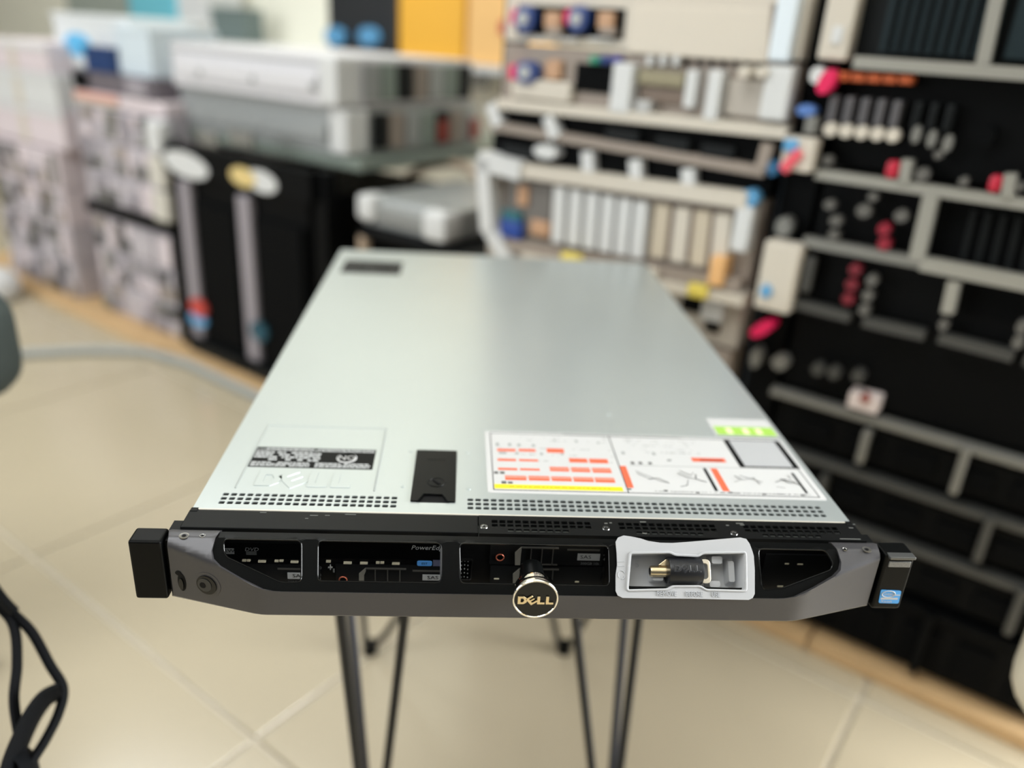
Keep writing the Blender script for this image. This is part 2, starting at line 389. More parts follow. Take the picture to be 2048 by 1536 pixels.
# cover latch ------------------------------------------------------------------------
lo = [(-80, 13.6), (-75, 13.6), (-71.5, 22), (-58.5, 22), (-55, 13.6), (-50, 13.6), (-49.5, 85), (-79.5, 85)]
lt = sp(plate(rounded(lo, 1.2, 3), [], lambda x, y: (x, y, 1.1), lambda x, y: (x, y, -.5)), 'cover_latch', BLK, bevel=.0005, label='black plastic lid latch with a coin slot')
sub(MB().box(-76, -54, 13.2, 22.5, -.2, .2), 'finger_recess', DEEP, lt)
sub(MB().tube([(-74.6, 14, 1.2), (-71.3, 22, 1.2), (-58.7, 22, 1.2), (-55.4, 14, 1.2)], .5, 6), 'recess_lip', BLKG, lt, smooth=True)
lx, ly = cov(873, 967)
sub(MB().lathe([(6.4, 1), (6.2, 1.5), (5.2, 1.5), (5.0, 1.2)], (lx, ly, 0), n=28), 'lock_disc', BLK, lt, smooth=True)
sl = MB().box(-3.6, 3.6, -.9, .9, 1.2, 1.75)
c_, s2 = math.cos(-.9), math.sin(-.9); sl.v = [(x * c_ - y * s2 + lx, x * s2 + y * c_ + ly, z) for x, y, z in sl.v]
sub(sl, 'coin_slot', DEEP, lt)
sub(MB().box(-71, -58, 70, 84, 1.0, 1.25), 'rear_pad', BLK, lt)

# black top strip in front of the cover ------------------------------------------------
sp(MB().box(-218.5, -35.1, -20.6, -.4, -6, -.25), 'blank_strip', BLKP, bevel=.0007)
hs = []
def grp(xa, n3a, n3b):
    for k in range(13):
        x = xa + k * 5.05
        for y in (-7.4, -12.0): hs.append(rrect(x - 1.95, x + 1.95, y - 1.7, y + 1.7, .4, 2))
        if n3a <= k < n3b: hs.append(rrect(x - 1.9, x + 1.9, -18.6, -15.6, .5, 2))
grp(-24.5, 2, 10); grp(58.5, 2, 11); grp(142, 2, 10)
ps = sp(plate([(-34.6, -.4), (218.5, -.4), (218.5, -21.2), (-34.6, -21.2)], hs, lambda x, y: (x, y, -.25), lambda x, y: (x, y, -1.3)), 'perforated_strip', BLKP)
sub(MB().box(-34.6, 218.5, -21.2, -20.2, -6, -1.3), 'strip_edge', BLKP, ps)
for px, py in ((968, 1053), (1212, 1056), (1468, 1066)):
    x, y = cov(px, py); sub(MB().lathe([(2.6, -.4), (2.3, .2), (1.2, .2), (1.0, -.3)], (x, y, 0), n=16), 'screw', STEELD, ps, smooth=True)
ch = MB()
for px, py, L in ((1209, 1046, 2), (1219, 1045, 1.6), (1280, 1043, 4), (1452, 1050, 2), (1472, 1046, 5), (1480, 1049, 3), (1285, 1066, 3), (1680, 1077, 14), (1698, 1055, 3), (1704, 1048, 2.2)):
    x, y = cov(px, py); ch.box(x, x + L, y - .5, y + .5, -.3, -.2)
sub(ch, 'bare_metal_chip', GALV, ps)
ch = MB()
for px, py, L in ((620, 1030, 5), (650, 1030, 3), (690, 1028, 7), (520, 1024, 4), (610, 1036, 2)):
    x, y = cov(px, py); ch.box(x, x + L, y - .35, y + .35, -.3, -.22)
sp(ch, 'scratch', mat('scratch_grey', (96, 98, 96), .5))

# ------------------------------------------------------------------ front panel behind the bezel windows
sp(MB().box(-217, 217, -22, -18, -43, -6), 'front_panel', DEEP)
FY = -22.5
def fpx(px, py, y=FY):
    p = onplane(px, py, Vector((0, y * .001, 0)), Vector((0, 1, 0))); return p.x * 1000, (p.z - ZS) * 1000
def frect(x0, y0, x1, y1, y=FY):
    mx, my = (x0 + x1) / 2, (y0 + y1) / 2
    return fpx(x0, my, y)[0], fpx(x1, my, y)[0], fpx(mx, y1, y)[1], fpx(mx, y0, y)[1]
def fbox(name, m, x0, y0, x1, y1, d=.8, par=None, bevel=0):
    a = frect(x0, y0, x1, y1, FY - d); return sp(MB().box(a[0], a[1], FY - d, FY + .6, a[2], a[3]), name, m, par, bevel)
def ftext(name, body, mm, px, py, m, par=None, d=.9, shear=0, sx=1):
    X, Z = fpx(px, py, FY - d)
    return text(name, body, mm * .001, lambda x, y: (x + X * .001, (FY - d) * .001, y + Z * .001), m, par or S, SL if par is None else (0, 0, 0), shear, sx)
od = fbox('optical_drive', BLKG, 446, 1086, 606, 1117, .7)
lp = fbox('disc_mark', MGREY, 446, 1097, 468, 1108, .9, od); ftext('disc_mark_letters', 'RW', 3.6, 458, 1102, INK, od, 1.0, 0, 1.2)
ftext('drive_mark_letters', 'DVD', 3.6, 503, 1099, MGREY, od, 1.0, .2, 1.15); fbox('drive_mark_bar', mat('print_dark', (70, 72, 72), .6), 492, 1103, 513, 1110, .9, od)
SLIT_GLINT = mat('slit_and_glint_metal', (240, 232, 205), .3, .3)
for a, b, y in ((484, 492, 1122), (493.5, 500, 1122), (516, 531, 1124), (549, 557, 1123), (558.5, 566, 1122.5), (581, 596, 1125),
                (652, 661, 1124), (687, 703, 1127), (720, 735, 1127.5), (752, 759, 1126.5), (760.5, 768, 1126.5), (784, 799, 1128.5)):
    fbox('slit_and_glint', SLIT_GLINT, a, y - 1.4, b, y + 1.4, 1.0)
lcd = fbox('display_panel', BLKG, 640, 1086, 890, 1118, .7)
ftext('model_letters', 'PowerEdge', 4.6, 857, 1096, LGREY, lcd, .9, .25, 1.05)
pl = MB(); a = frect(834, 1123, 864, 1132, FY - 1)
pl.prism(rrect(a[0], a[1], a[2], a[3], 1.3, 4), lambda x, z: (x, FY - 1, z), lambda x, z: (x, FY, z)); est = sp(pl, 'service_tag', BLUEP)
ftext('tag_letters', 'EST', 2.1, 849, 1127.5, INK, est, 1.1, 0, 1.2)
fbox('tag_slider', mat('slider_clear', (96, 98, 120), .2), 866, 1119, 892, 1134, .6)
for px, py, t, s_ in ((641, 1136, '0', 3), (641, 1150, '2', 2.4), (641, 1158, '1', 3.2), (1208, 1110, 'v', 2.6), (1208, 1119, '4', 3), (1205, 1142, '3', 3.2), (1204, 1150, '▲', 2.4), (1203, 1157, '▼', 2.4), (1202, 1165, '5', 3.4)):
    ftext('bay_mark', t, s_, px, py, MGREY, None, .6)
fbox('icon_mark', LGREY, 656, 1135, 665, 1136.4, .6); fbox('icon_mark', LGREY, 659.7, 1131, 661.2, 1140, .6); fbox('icon_mark', MGREY, 666, 1139, 669, 1145, .6)

DRV = mat('drive_carrier_black', (18, 19, 20), .35); HND = mat('carrier_handle_grey', (120, 118, 112), .3, .7)
def drive(x0, x1, y0, y1, ring, hand, lab, lbl):
    d = fbox('hard_drive', DRV, x0, y0, x1, y1, .6); d['label'] = lbl
    if ring:
        X, Z = fpx(*ring, FY - 1.2)
        sp(MB().tube([(X + 2.4 * math.cos(t * math.pi / 12), FY - 1.2, Z + 2.4 * math.sin(t * math.pi / 12)) for t in range(24)], .42, 6, True), 'release_ring', COPPER, d, smooth=True)
        sp(MB().cyl((X, FY - .2, Z), (X, FY - 1.0, Z), 1.9, 18), 'release_button', BLKG, d)
    if hand:
        hx0, hx1, ht, hb = hand; mb = MB(); g = lambda x, y: fpx(x, y, FY - 1.6)
        A, B, C_, D_ = g(hx0, ht + 11), g(hx0 + 13, ht), g(hx0 + 13, hb), g(hx0, hb)
        mb.prism([A, B, (B[0] + .2, B[1] - 2.0), (C_[0] - .9, A[1] - 1.2), (C_[0] - .9, C_[1]), D_], lambda x, z: (x, FY - 1.8, z), lambda x, z: (x, FY, z))
        sp(mb, 'latch_bracket', mat('bracket_pale', (176, 172, 160), .3, .6), d)
        mb = MB(); E1 = g(hx1, ht + 2); mb.box(B[0], E1[0], FY - 1.6, FY, B[1] - .8, B[1]); mb.box(C_[0], E1[0], FY - 1.6, FY, C_[1], C_[1] + .5); sp(mb, 'latch_rail', HND, d)
        for k in range(3):
            X = C_[0] + (E1[0] - C_[0]) * (k + .8) / 3.3; sp(MB().box(X - .3, X + .3, FY - 1.6, FY, C_[1], B[1] - .8), 'latch_rib', HND, d)
    if lab:
        lx0, lx1, ly0, ly1 = lab
        fbox('carrier_top_edge', HND, lx0 - 20, ly0 - 9, lx1, ly0 - 6, 1.0, d)
        fbox('interface_label', LGREY, lx0, ly0, lx1, ly1, 1.0, d); ftext('interface_letters', 'SAS', 3.7, (lx0 + lx1) / 2 + (3 if lx1 < 1000 else -6), (ly0 + ly1) / 2, INK, d, 1.1, 0, 1.25)
        ftext('capacity_letters', '300GB 10k', 2.7, (lx0 + lx1) / 2 + 2, ly1 + 6.5, MGREY, d, .9)
    return d
drive(446, 640, 1130, 1178, None, None, (575, 612, 1146, 1158), 'hard drive carrier behind the leftmost bezel window')
drive(672, 889, 1131, 1180, (686, 1160), (718, 812, 1137, 1174), (845, 880, 1150, 1161), 'hard drive carrier with copper ring under the display panel')
drive(980, 1206, 1090, 1130, (1000, 1115), (1030, 1118, 1095, 1130), (1155, 1200, 1108, 1121), 'hard drive carrier with copper ring above the round badge')
drive(980, 1206, 1134, 1182, None, (1026, 1118, 1138, 1180), None, 'hard drive carrier half hidden behind the round badge')
drive(1525, 1690, 1110, 1180, None, None, None, 'dark hard drive carrier behind the rightmost bezel window')
for a in ((1570, 1127, 1578, 1129), (1595, 1128, 1606, 1130), (1555, 1172, 1566, 1174), (988, 1157, 998, 1159), (1150, 1163, 1158, 1165)): fbox('slit_and_glint', SLIT_GLINT, *a, 1.0)  # glints in the rightmost window, painted as small bright blocks
# display socket: D-shaped shell with fifteen pins
a = frect(922, 1120, 945, 1160, FY - 2)
vg = sp(plate(rounded([(a[0] - 2, a[2]), (a[1] - .6, a[2]), (a[1], a[3]), (a[0] - 2, a[3])], 1.4, 3), [rounded([(a[0] - 1.4, a[2] + .7), (a[1] - 1.2, a[2] + .7), (a[1] - .7, a[3] - .7), (a[0] - 1.4, a[3] - .7)], 1.2, 3)],
              lambda x, z: (x, FY - 2.2, z), lambda x, z: (x, FY, z)), 'display_socket', STEELD)
sub(MB().box(a[0] - 1.2, a[1] - 1, FY - 1.2, FY, a[2] + .8, a[3] - .8), 'socket_insert', BLK, vg)
for c in range(3):
    for r in range(5):
        X = a[0] + .1 + c * 2.1; Z = a[2] + 1.7 + r * (a[3] - a[2] - 3.2) / 4 + (c == 1) * .4
        sub(MB().cyl((X, FY - 1.7, Z), (X, FY - 1.1, Z), .35, 8), 'socket_pin', LGREY, vg)

# ------------------------------------------------------------------ bezel
def yc(x):
    a = abs(x)
    t = (a - 163) / 60.0
    y = -52.5 + 17.9 * max(0, t)
    return y
def smax(a, b, k=2.2):
    h = max(k - abs(a - b), 0) / k; return max(a, b) + h * h * k * .25
def ysil(t): return max(-52.5, -31 - 1.35 * t)
def fil(t):
    return t
def silver(x, t):
    if t <= 0: return (x, -31 - t, -.2 * max(0, (2 + t)) ** 1 * .5 if t > -2 else 0.0)
    y = smax(smax(yc(x), ysil(t)), -52.8, 3.0)
    if t > 40.5: y += (t - 40.5) * .8
    return (x, y, -.2 - t)
curveL = [(-193, -6.5), (-194, 0), (-195, 5), (-193.5, 8.2), (-189, 11.3), (-176, 17), (-163, 22), (-157, 23.3), (-152, 23.6)]
outl = [(-223.5, -6.5)] + curveL + [(-x, t) for x, t in curveL[::-1]] + [(223.5, -6.5), (223.5, 43), (-223.5, 43)]
ext = []
for i in range(-55, 56):
    x = i * 4.03
    for t in (-4.5, -2, -1, 0, 1, 2, 3.2, 4.5, 6, 7.5, 9, 11, 13, 14.5, 16, 18, 20, 22, 24.5, 27, 30, 34, 38, 40.5, 41.8):
        ext.append((x + .13, t + .011))
def inpoly(p, poly):
    c = False; x, y = p
    for i in range(len(poly)):
        (x1, y1), (x2, y2) = poly[i - 1], poly[i]
        if (y1 > y) != (y2 > y) and x < (x2 - x1) * (y - y1) / (y2 - y1) + x1: c = not c
    return c
ext = [p for p in ext if inpoly(p, outl)]
mb = plate(outl, [], silver, lambda x, t: (lambda q: (q[0], q[1] + 4.5, q[2] - (2.5 if t < 38 else 0)))(silver(x, t)), ext)
bez = sp(mb, 'bezel', BEZ, smooth=True, label='graphite silver bezel frame')
def black(x, t, off=0.0):
    if t <= 0: return (x, -31 - t, -.35 - off)
    return (x, -31 - .8085 * t + off * .62, -.35 - t - off * .4)
W1 = rounded([(-189, .6), (-143, .6), (-141, 19.8), (-153, 20.1), (-186.2, 9), (-188.6, 6)], 3)
W2 = rounded([(-133, .6), (-58.2, .6), (-57.5, 19.2), (-131.6, 19.2)], 3)
W3 = rounded([(-47, .6), (46.5, .6), (46.6, 19.4), (-45.8, 19.2)], 3)
W4 = rounded([(57, .6), (132, .6), (132, 19.4), (57, 19.4)], 3)
W5 = rounded([(142, .6), (186.5, .6), (190.6, 7.5), (188.6, 10.4), (155.5, 19.6), (143, 20.2)], 3)
ob = [(-196, -6.4), (-197, 8), (-190, 13), (-164, 24), (-152, 25), (152, 25), (164, 24), (190, 13), (197, 8), (196, -6.4)]
ob = [(-192.4, -6.4), (-192.6, 0)] + ob[1:-1] + [(192.6, 0), (192.4, -6.4)]
ext = [(x * 6.1, t) for x in range(-32, 33) for t in (-3, -1, .02, .8)]
wf = sub(plate(ob, [W1, W2, W3, W4, W5], lambda x, t: black(x, t), lambda x, t: black(x, t, 2.0), [p for p in ext if inpoly(p, ob)]), 'window_frame', BLK, bez, smooth=True)
for Wn in (W1, W2, W3, W5):
    sub(MB().tube([Vector(black(x, t)) + Vector((0, .25, 0)) for x, t in Wn], .55, 8, True), 'window_rim', BLKG, bez, smooth=True)
    P = Vector((sum(p[0] for p in Wn) / len(Wn), sum(p[1] for p in Wn) / len(Wn)))
    big = [((x - P.x) * (1 + 5.5 / abs(max(q[0] for q in Wn) - P.x)) + P.x, (t - P.y) * 1.36 + P.y) for x, t in Wn]
# screws and pin holes on the silver cheeks
for px, py, r in ((368, 1071, 3.0), (405, 1071, 1.8), (1690, 1098, 1.8), (1738, 1104, 3.0)):
    x, y = cov(px, py); y = max(y, -31.0)
    sub(MB().lathe([(r, -.4), (r, .12), (r * .75, .12), (r * .5, -.2)], (x, y, 0), n=16), 'screw', STEELD if r < 2 else HND, bez, smooth=True)
    sub(MB().cyl((x, y, -.1), (x, y, .16), r * .38, 10), 'screw_recess', DEEP, bez)
# key lock and release button on the left cheek (on the chamfer plane)
nc = Vector((-17.9, -60, 0)).normalized(); tx = Vector((60, -17.9, 0)).normalized()
def cheek(px, py, d=0.0):
    p = onplane(px, py, Vector((-.223, -.0346, ZS)), nc); return Vector((p.x * 1000, p.y * 1000, (p.z - ZS) * 1000)) + nc * d
def disc(px, py, r, d0, d1, name, m, n=28, sx=1.0):
    c = cheek(px, py); mb = MB(); vs = []
    for d in (d0, d1):
        for i in range(n):
            t = 2 * math.pi * i / n; vs.append(c + nc * d + tx * (r * sx * math.cos(t)) + Vector((0, 0, r * math.sin(t))))
    mb.add(vs, [tuple(range(n))[::-1], tuple(range(n, 2 * n))] + [(i, (i + 1) % n, n + (i + 1) % n, n + i) for i in range(n)])
    return sub(mb, name, m, bez, smooth=True)
GRD = mat('lock_graphite', (58, 58, 57), .35, .5)
disc(415, 1169, 8.8, -1, .25, 'lock_plate', BEZ); disc(414, 1169, 6.6, -1, .9, 'lock_ring', BLKG); disc(411, 1168, 4.6, -1, 1.3, 'lock_barrel', GRD); disc(408, 1168, 2.0, -1, 1.5, 'key_hole', DEEP)
disc(364, 1164, 6.5, -1, .25, 'release_well', DEEP, sx=.42); disc(364, 1167, 4.2, -1, 1.0, 'release_button', BLKG, sx=.36); disc(357, 1146, 1.6, -1, .4, 'status_lamp', DEEP, sx=1.3)

# ears at both ends
for s_, nm in ((-1, 'left'), (1, 'right')):
    e = MB(); xa, xb = s_ * 224.6, s_ * 244
    ear = sp(e.box(xa, xb, -36, -21, -43, -.6), 'ear_block', BLK, bevel=.0016, seg=3)
    sub(MB().box(s_ * 218, s_ * 226, -30, -8, -40, -4), 'ear_bracket', BLKP, ear)
    if s_ > 0:
        sub(MB().box(226, 243, -38.8, -33, -2.4, -.4), 'ear_lip', mat('worn_edge', (96, 97, 96), .3, .6), ear, bevel=.0005)
        sub(MB().box(227.5, 242, -36.7, -35, -9.5, -5.2), 'worn_strip', mat('worn_paint', (120, 120, 118), .5, .5, noise=.5, nscale=900), ear, bevel=.0004)
        def epx(px, py):
            p = onplane(px, py, Vector((0, -.0364, 0)), Vector((0, 1, 0))); return p.x * 1000, (p.z - ZS) * 1000
        P = rounded([epx(1762, 1180), epx(1803, 1182), epx(1797, 1207), epx(1757, 1206)], 1.2, 3)
        st = sp(MB().prism(P, lambda x, z: (x, -36.5, z), lambda x, z: (x, -35.8, z)), 'processor_sticker', BLUE, label='blue processor sticker on the right ear')
        X, Z = epx(1777, 1188)
        sub(MB().tube([(X + 4.4 * math.cos(t * math.pi / 10), -36.55, Z + 2.5 * math.sin(t * math.pi / 10)) for t in range(20)], .35, 5, True), 'logo_oval', WHITE, st)
        text('logo_letters', 'intel', .0033, lambda x, y: (x + X * .001, -.0366, y + Z * .001), WHITE, st, (0, 0, 0), 0, 1.1)
        X2, Z2 = epx(1793, 1190); sub(MB().box(X2 - 2.4, X2 + 2.6, -36.6, -36, Z2 - .35, Z2 + .35), 'fine_print', WHITE, st)
        X3, Z3 = epx(1778, 1197); sub(MB().box(X3 - 5.6, X3 + 5.8, -36.6, -36, Z3 - .7, Z3 + .7), 'white_band', WHITE, st)
        X4, Z4 = epx(1772, 1202.5); text('family_letters', 'Xeon', .0032, lambda x, y: (x + X4 * .001, -.0366, y + Z4 * .001), WHITE, st, (0, 0, 0), 0, 1.1)

# round chrome badge
bxx, bz = -1.5, -15.4
bd = sp(MB().lathe([(7.0, 55), (11.8, 55), (12.2, 55.6), (12.2, 59), (12.6, 61), (13.5, 62.5), (13.8, 64), (13.8, 65.6), (13.4, 66.2), (12.7, 66.3), (12.3, 65.6)], (bxx, 0, bz), 'Y', 48), 'logo_badge', CHROME, smooth=True, label='round chrome badge with black face')
sub(MB().cyl((bxx, -36, bz), (bxx, -55.5, bz), 7, 24), 'badge_stem', BLK, bd, smooth=True)
sub(MB().lathe([(12.7, 64), (12.55, 65.9), (0.01, 66.0)], (bxx, 0, bz), 'Y', 48), 'badge_face', BLKG, bd, smooth=True)
for outer, hl in dell_letters():
    k = 5.75; f = lambda x, y, d: (bxx + (x - 1.84) * k, d, bz + (y - .52) * k * .95)
    sub(plate(outer, hl, lambda x, y: f(x, y, -66.9), lambda x, y: f(x, y, -65.8)), 'badge_letter', GOLD, bd, bevel=.00015)

# ------------------------------------------------------------------ white plastic tray and the small plug in it
nS = Vector((0, -.777, .629)); dS = Vector((0, -.629, -.777)); P0 = Vector((0, -.031, ZS - .0006)) + nS * .0022
def tpx(px, py):
    p = onplane(px, py, P0, nS) - P0; return p.x * 1000, p.dot(dS) * 1000
def tpxd(px, py, d):
    P = P0 + nS * (d * .001); p = onplane(px, py, P, nS) - P; return p.x * 1000, p.dot(dS) * 1000
TR = thing('plastic_tray', 'white moulded plastic tray pushed into the bezel, holding the small black plug', 'tray', P0 + Vector((.094, 0, 0)) )
def tmap(x, s, d=0.0):
    q = dS * s + nS * d; return (x - 94, q.y, q.z)
to = [tpx(*p) for p in ((1231, 1084), (1236, 1075), (1247, 1071), (1262, 1073), (1281, 1077), (1296, 1082), (1320, 1085.5), (1345, 1086), (1380, 1083.5), (1420, 1080), (1455, 1077), (1480, 1075), (1492, 1078), (1499, 1088), (1504, 1102), (1507, 1112), (1509, 1140), (1509, 1188), (1505, 1196), (1497, 1200),
      (1440, 1199), (1380, 1197.5), (1300, 1197), (1245, 1196), (1235, 1191), (1231, 1182), (1231, 1150), (1234, 1130), (1233, 1105))]
ti = rounded([tpx(1263, 1107), tpx(1341, 1106), tpx(1350, 1111), tpx(1395, 1113), tpx(1404, 1107), tpx(1487, 1106), tpx(1488, 1181), tpx(1410, 1179), tpx(1400, 1172), tpx(1345, 1172), tpx(1335, 1178), tpx(1257, 1180)], 1.5, 3)
def tb_(mb, name, m, par=None, **k):
    o = mb.scaled(.001).build(name, m, par or TR, (0, 0, 0), **k); return o
cxi = sum(p[0] for p in ti) / len(ti); cyi = sum(p[1] for p in ti) / len(ti)
tb_(plate(to, [ti], lambda x, s: tmap(x, s, .5), lambda x, s: tmap(x, s, -.4)), 'tray_rim', TRAY, bevel=.0003)
def shr(p, k=.95): return ((p[0] - cxi) * k + cxi, (p[1] - cyi) * k + cyi)
mb = MB(); n = len(ti)
mb.add([tmap(*p, .4) for p in ti] + [tmap(*shr(p, .93), -13) for p in ti], [(i, (i + 1) % n, n + (i + 1) % n, n + i) for i in range(n)] + [tuple(range(n, 2 * n))])
tb_(mb, 'tray_well', TRAY, smooth=True)
# raised ridge round the opening, cradles inside
tb_(MB().tube([tmap(*shr(p, 1.03), .6) for p in ti], .8, 6, True), 'tray_ridge', TRAY, smooth=True)
for px, py, w_, h_ in ((1316, 1150, 9, 9), (1434, 1120, 9, 6), (1430, 1168, 9, 5), (1463, 1143, 5, 17)):
    x, s = tpxd(px, py, -5); mb = MB(); P = rrect(x - w_ / 2, x + w_ / 2, s - h_ / 2, s + h_ / 2, 1.5, 3)
    c = (x, s); mb.add([tmap(*p, -12.9) for p in P] + [tmap((p[0] - x) * .75 + x, (p[1] - s) * .75 + s, -5) for p in P], [tuple(range(len(P), 2 * len(P)))] + [(i, (i + 1) % len(P), len(P) + (i + 1) % len(P), len(P) + i) for i in range(len(P))])
    tb_(mb, 'cradle', TRAY, smooth=True)
EMB = mat('relief_shaded_white', (168, 170, 173), .3)  # darker than the tray: relief shading put into the lettering colour
def ttext(name, body, mm, px, py, d=.62, sx=1.0, dd=None):
    X, s = tpx(px, py) if d > 0 else tpxd(px, py, d)
    v, f = text_poly(body, mm); mb = MB(); n = len(v); cnt = set()
    for q in f:
        for i in range(len(q)): cnt.add((q[i], q[(i + 1) % len(q)]))
    wl = [e for e in cnt if (e[1], e[0]) not in cnt]
    mb.add([tmap(X + x * sx, s - y, d) for x, y in v] + [tmap(X + x * sx, s - y, d - .6) for x, y in v], [tuple(q) for q in f] + [(a, b, b + n, a + n) for a, b in wl])
    return tb_(mb, name, EMB)
ttext('moulded_letters', 'REMOVE', 4.4, 1333, 1188, .95, .74); ttext('moulded_letters', 'BEFORE', 4.4, 1388, 1189, .95, .72); ttext('moulded_letters', 'USE', 4.4, 1431, 1190, .95, .72)
ttext('moulded_numeral', '5', 6.0, 1275, 1129, -12.4)
X, s = tpx(1243, 1150)
for k in range(3):       # three chasing arrows mark
    t0 = k * 2.094 + .3; tb_(MB().tube([tmap(X + 2.1 * math.cos(t0 + j * .35), s + 2.6 * math.sin(t0 + j * .35), .55) for j in range(5)], .35, 5), 'recycling_arrow', EMB, smooth=True)
for py in (1124, 1133): 
    a = tpx(1235, py); b = tpx(1248, py - 1); tb_(MB().tube([tmap(*a, .5), tmap(*b, .5)], .3, 5), 'moulded_line', EMB)

PX, PS = tpx(1371, 1141)
PLG = thing('usb_plug', 'small black barrel plug with metal tip and beige loop, lying in the white tray', 'plug', P0 + Vector((PX * .001, 0, 0)) + dS * PS * .001 + nS * -.0045)
def pm(mb, name, m, **k): return mb.scaled(.001).build(name, m, PLG, (0, 0, 0), **k)
def pv(x, s, d): q = dS * s + nS * d; return (x, q.y, q.z)
def barrel(prof, n=30, ky=1.0):
    vs = [pv(x, r * ky * math.cos(2 * math.pi * i / n), r * math.sin(2 * math.pi * i / n)) for x, r in prof for i in range(n)]
    fs = [(k * n + i, k * n + (i + 1) % n, (k + 1) * n + (i + 1) % n, (k + 1) * n + i) for k in range(len(prof) - 1) for i in range(n)]
    return MB().add(vs, fs + [tuple(range(n))[::-1], tuple(range((len(prof) - 1) * n, len(prof) * n))])
RUB = mat('plug_rubber_black', (20, 21, 24), .38)
pm(barrel([(-10.8, 8.0), (-10.6, 9.0), (-9.8, 9.4), (9.8, 9.4), (10.6, 9.2), (10.8, 8.2)], ky=.9), 'plug_body', RUB, smooth=True)
tipm = barrel([(-21.5, 2.6), (-21.4, 3.2), (-20.6, 3.45), (-10.5, 3.45)]); tipm.v = [tuple(Vector(p) + dS * 0.6) for p in tipm.v]
tip = pm(tipm, 'plug_tip', GOLD, smooth=True)
hm = barrel([(-21.6, 2.3), (-21.3, 2.3)], 20); hm.v = [tuple(Vector(p) + dS * 0.6) for p in hm.v]; pm(hm, 'tip_opening', DEEP)
pm(MB().prism([(-16.5, -3.2), (-11.5, -6.8), (-10.4, -6.8), (-10.4, -2.6), (-14, -2.6)], lambda x, s: pv(x, s, 2.0), lambda x, s: pv(x, s, 0)), 'tip_spur', GOLD, bevel=.0003)
lp = rounded([(10.3, -7.2), (16.6, -7.2), (16.6, 7.6), (10.3, 7.6)], 5, 5)
li = rounded([(9.5, -4.6), (14.0, -4.6), (14.0, 5.0), (9.5, 5.0)], 3, 4)
lp = [(9.6, -7.2)] + [p for p in rounded([(9.6, -7.2), (16.6, -7.2), (16.6, 7.6), (9.6, 7.6)], 5, 5) if p[0] > 10.5] + [(9.6, 7.6)]
pm(plate(lp, [[(p[0] + .7, p[1]) for p in li]], lambda x, s: pv(x, s, 3.0), lambda x, s: pv(x, s, 1.0)), 'plug_loop', BEIGEM, bevel=.0004)
for outer, hl in dell_letters():
    k = 4.6; mbx = plate(outer, hl, lambda x, y: pv((x - 1.84) * k, -(y - .3) * k, 9.7 - .055 * ((y - .3) * k) ** 2), lambda x, y: pv((x - 1.84) * k, -(y - .3) * k, 8.0))
    pm(mbx, 'moulded_letter', mat('plug_letter', (40, 41, 44), .2), bevel=.0002)

# ------------------------------------------------------------------ stool under the server
HP = mat('stool_steel_black', (22, 23, 24), .35, .4); WOOD = mat('stool_wood', (120, 88, 60), .5, noise=.25, nscale=14, stretch=(1, 8, 1))
ST = thing('hairpin_stool', 'small stool with thin black hairpin legs carrying the server', 'stool', (0, .345, 0))
so = Vector((0, .345, 0))
MB().box(-.17, .17, -.19, .19, .492, ZS - .0434).build('seat', WOOD, ST, (0, 0, 0), bevel=.004)
def on_y(px, py, y): return onplane(px, py, Vector((0, y, 0)), Vector((0, 1, 0)))
def leg(foot, dirs, third=None):
    F = Vector(foot); tops = []
    for px, py, y in dirs + ((third,) if third else ()):
        q = on_y(px, py, y); d = q - F; tops.append(F + d * ((.49 - F.z) / d.z))
    A, B = tops[0], tops[1]; nrm = (B - A).normalized()
    f1, f2 = F - nrm * .006, F + nrm * .006
    pts = [A, f1 + (A - f1) * .06, f1 + Vector((0, 0, .012)), F + Vector((0, 0, .0055)), f2 + Vector((0, 0, .012)), f2 + (B - f2) * .06, B]
    lg = MB().tube([p - so for p in pts], .0048, 10).build('leg', HP, ST, smooth=True)
    if third: MB().tube([F - so + Vector((0, 0, .006)), tops[2] - so], .0048, 10).build('brace_rod', mat('brace_steel', (70, 72, 80), .3, .7), lg, smooth=True)
    c = (A + B) / 2 - so
    MB().box(c.x - .045, c.x + .045, c.y - .028, c.y + .028, .4885, .492).build('mounting_plate', HP, lg)
    MB().cyl(F - so + Vector((0, 0, .0)), F - so + Vector((0, 0, .016)), .011, 14).build('rubber_foot', BLK, lg)
leg(onz(744, 1700, 0), ((688, 1260, .165), (802, 1260, .185)), (704, 1260, .215))
leg(onz(1211, 1700, 0), ((1158, 1260, .200), (1270, 1260, .215)), (1247, 1260, .255))
leg((-.164, .498, 0), ((736, 1262, .480), (770, 1262, .495)))
leg((.127, .502, 0), ((1118, 1262, .485), (1150, 1262, .480)))

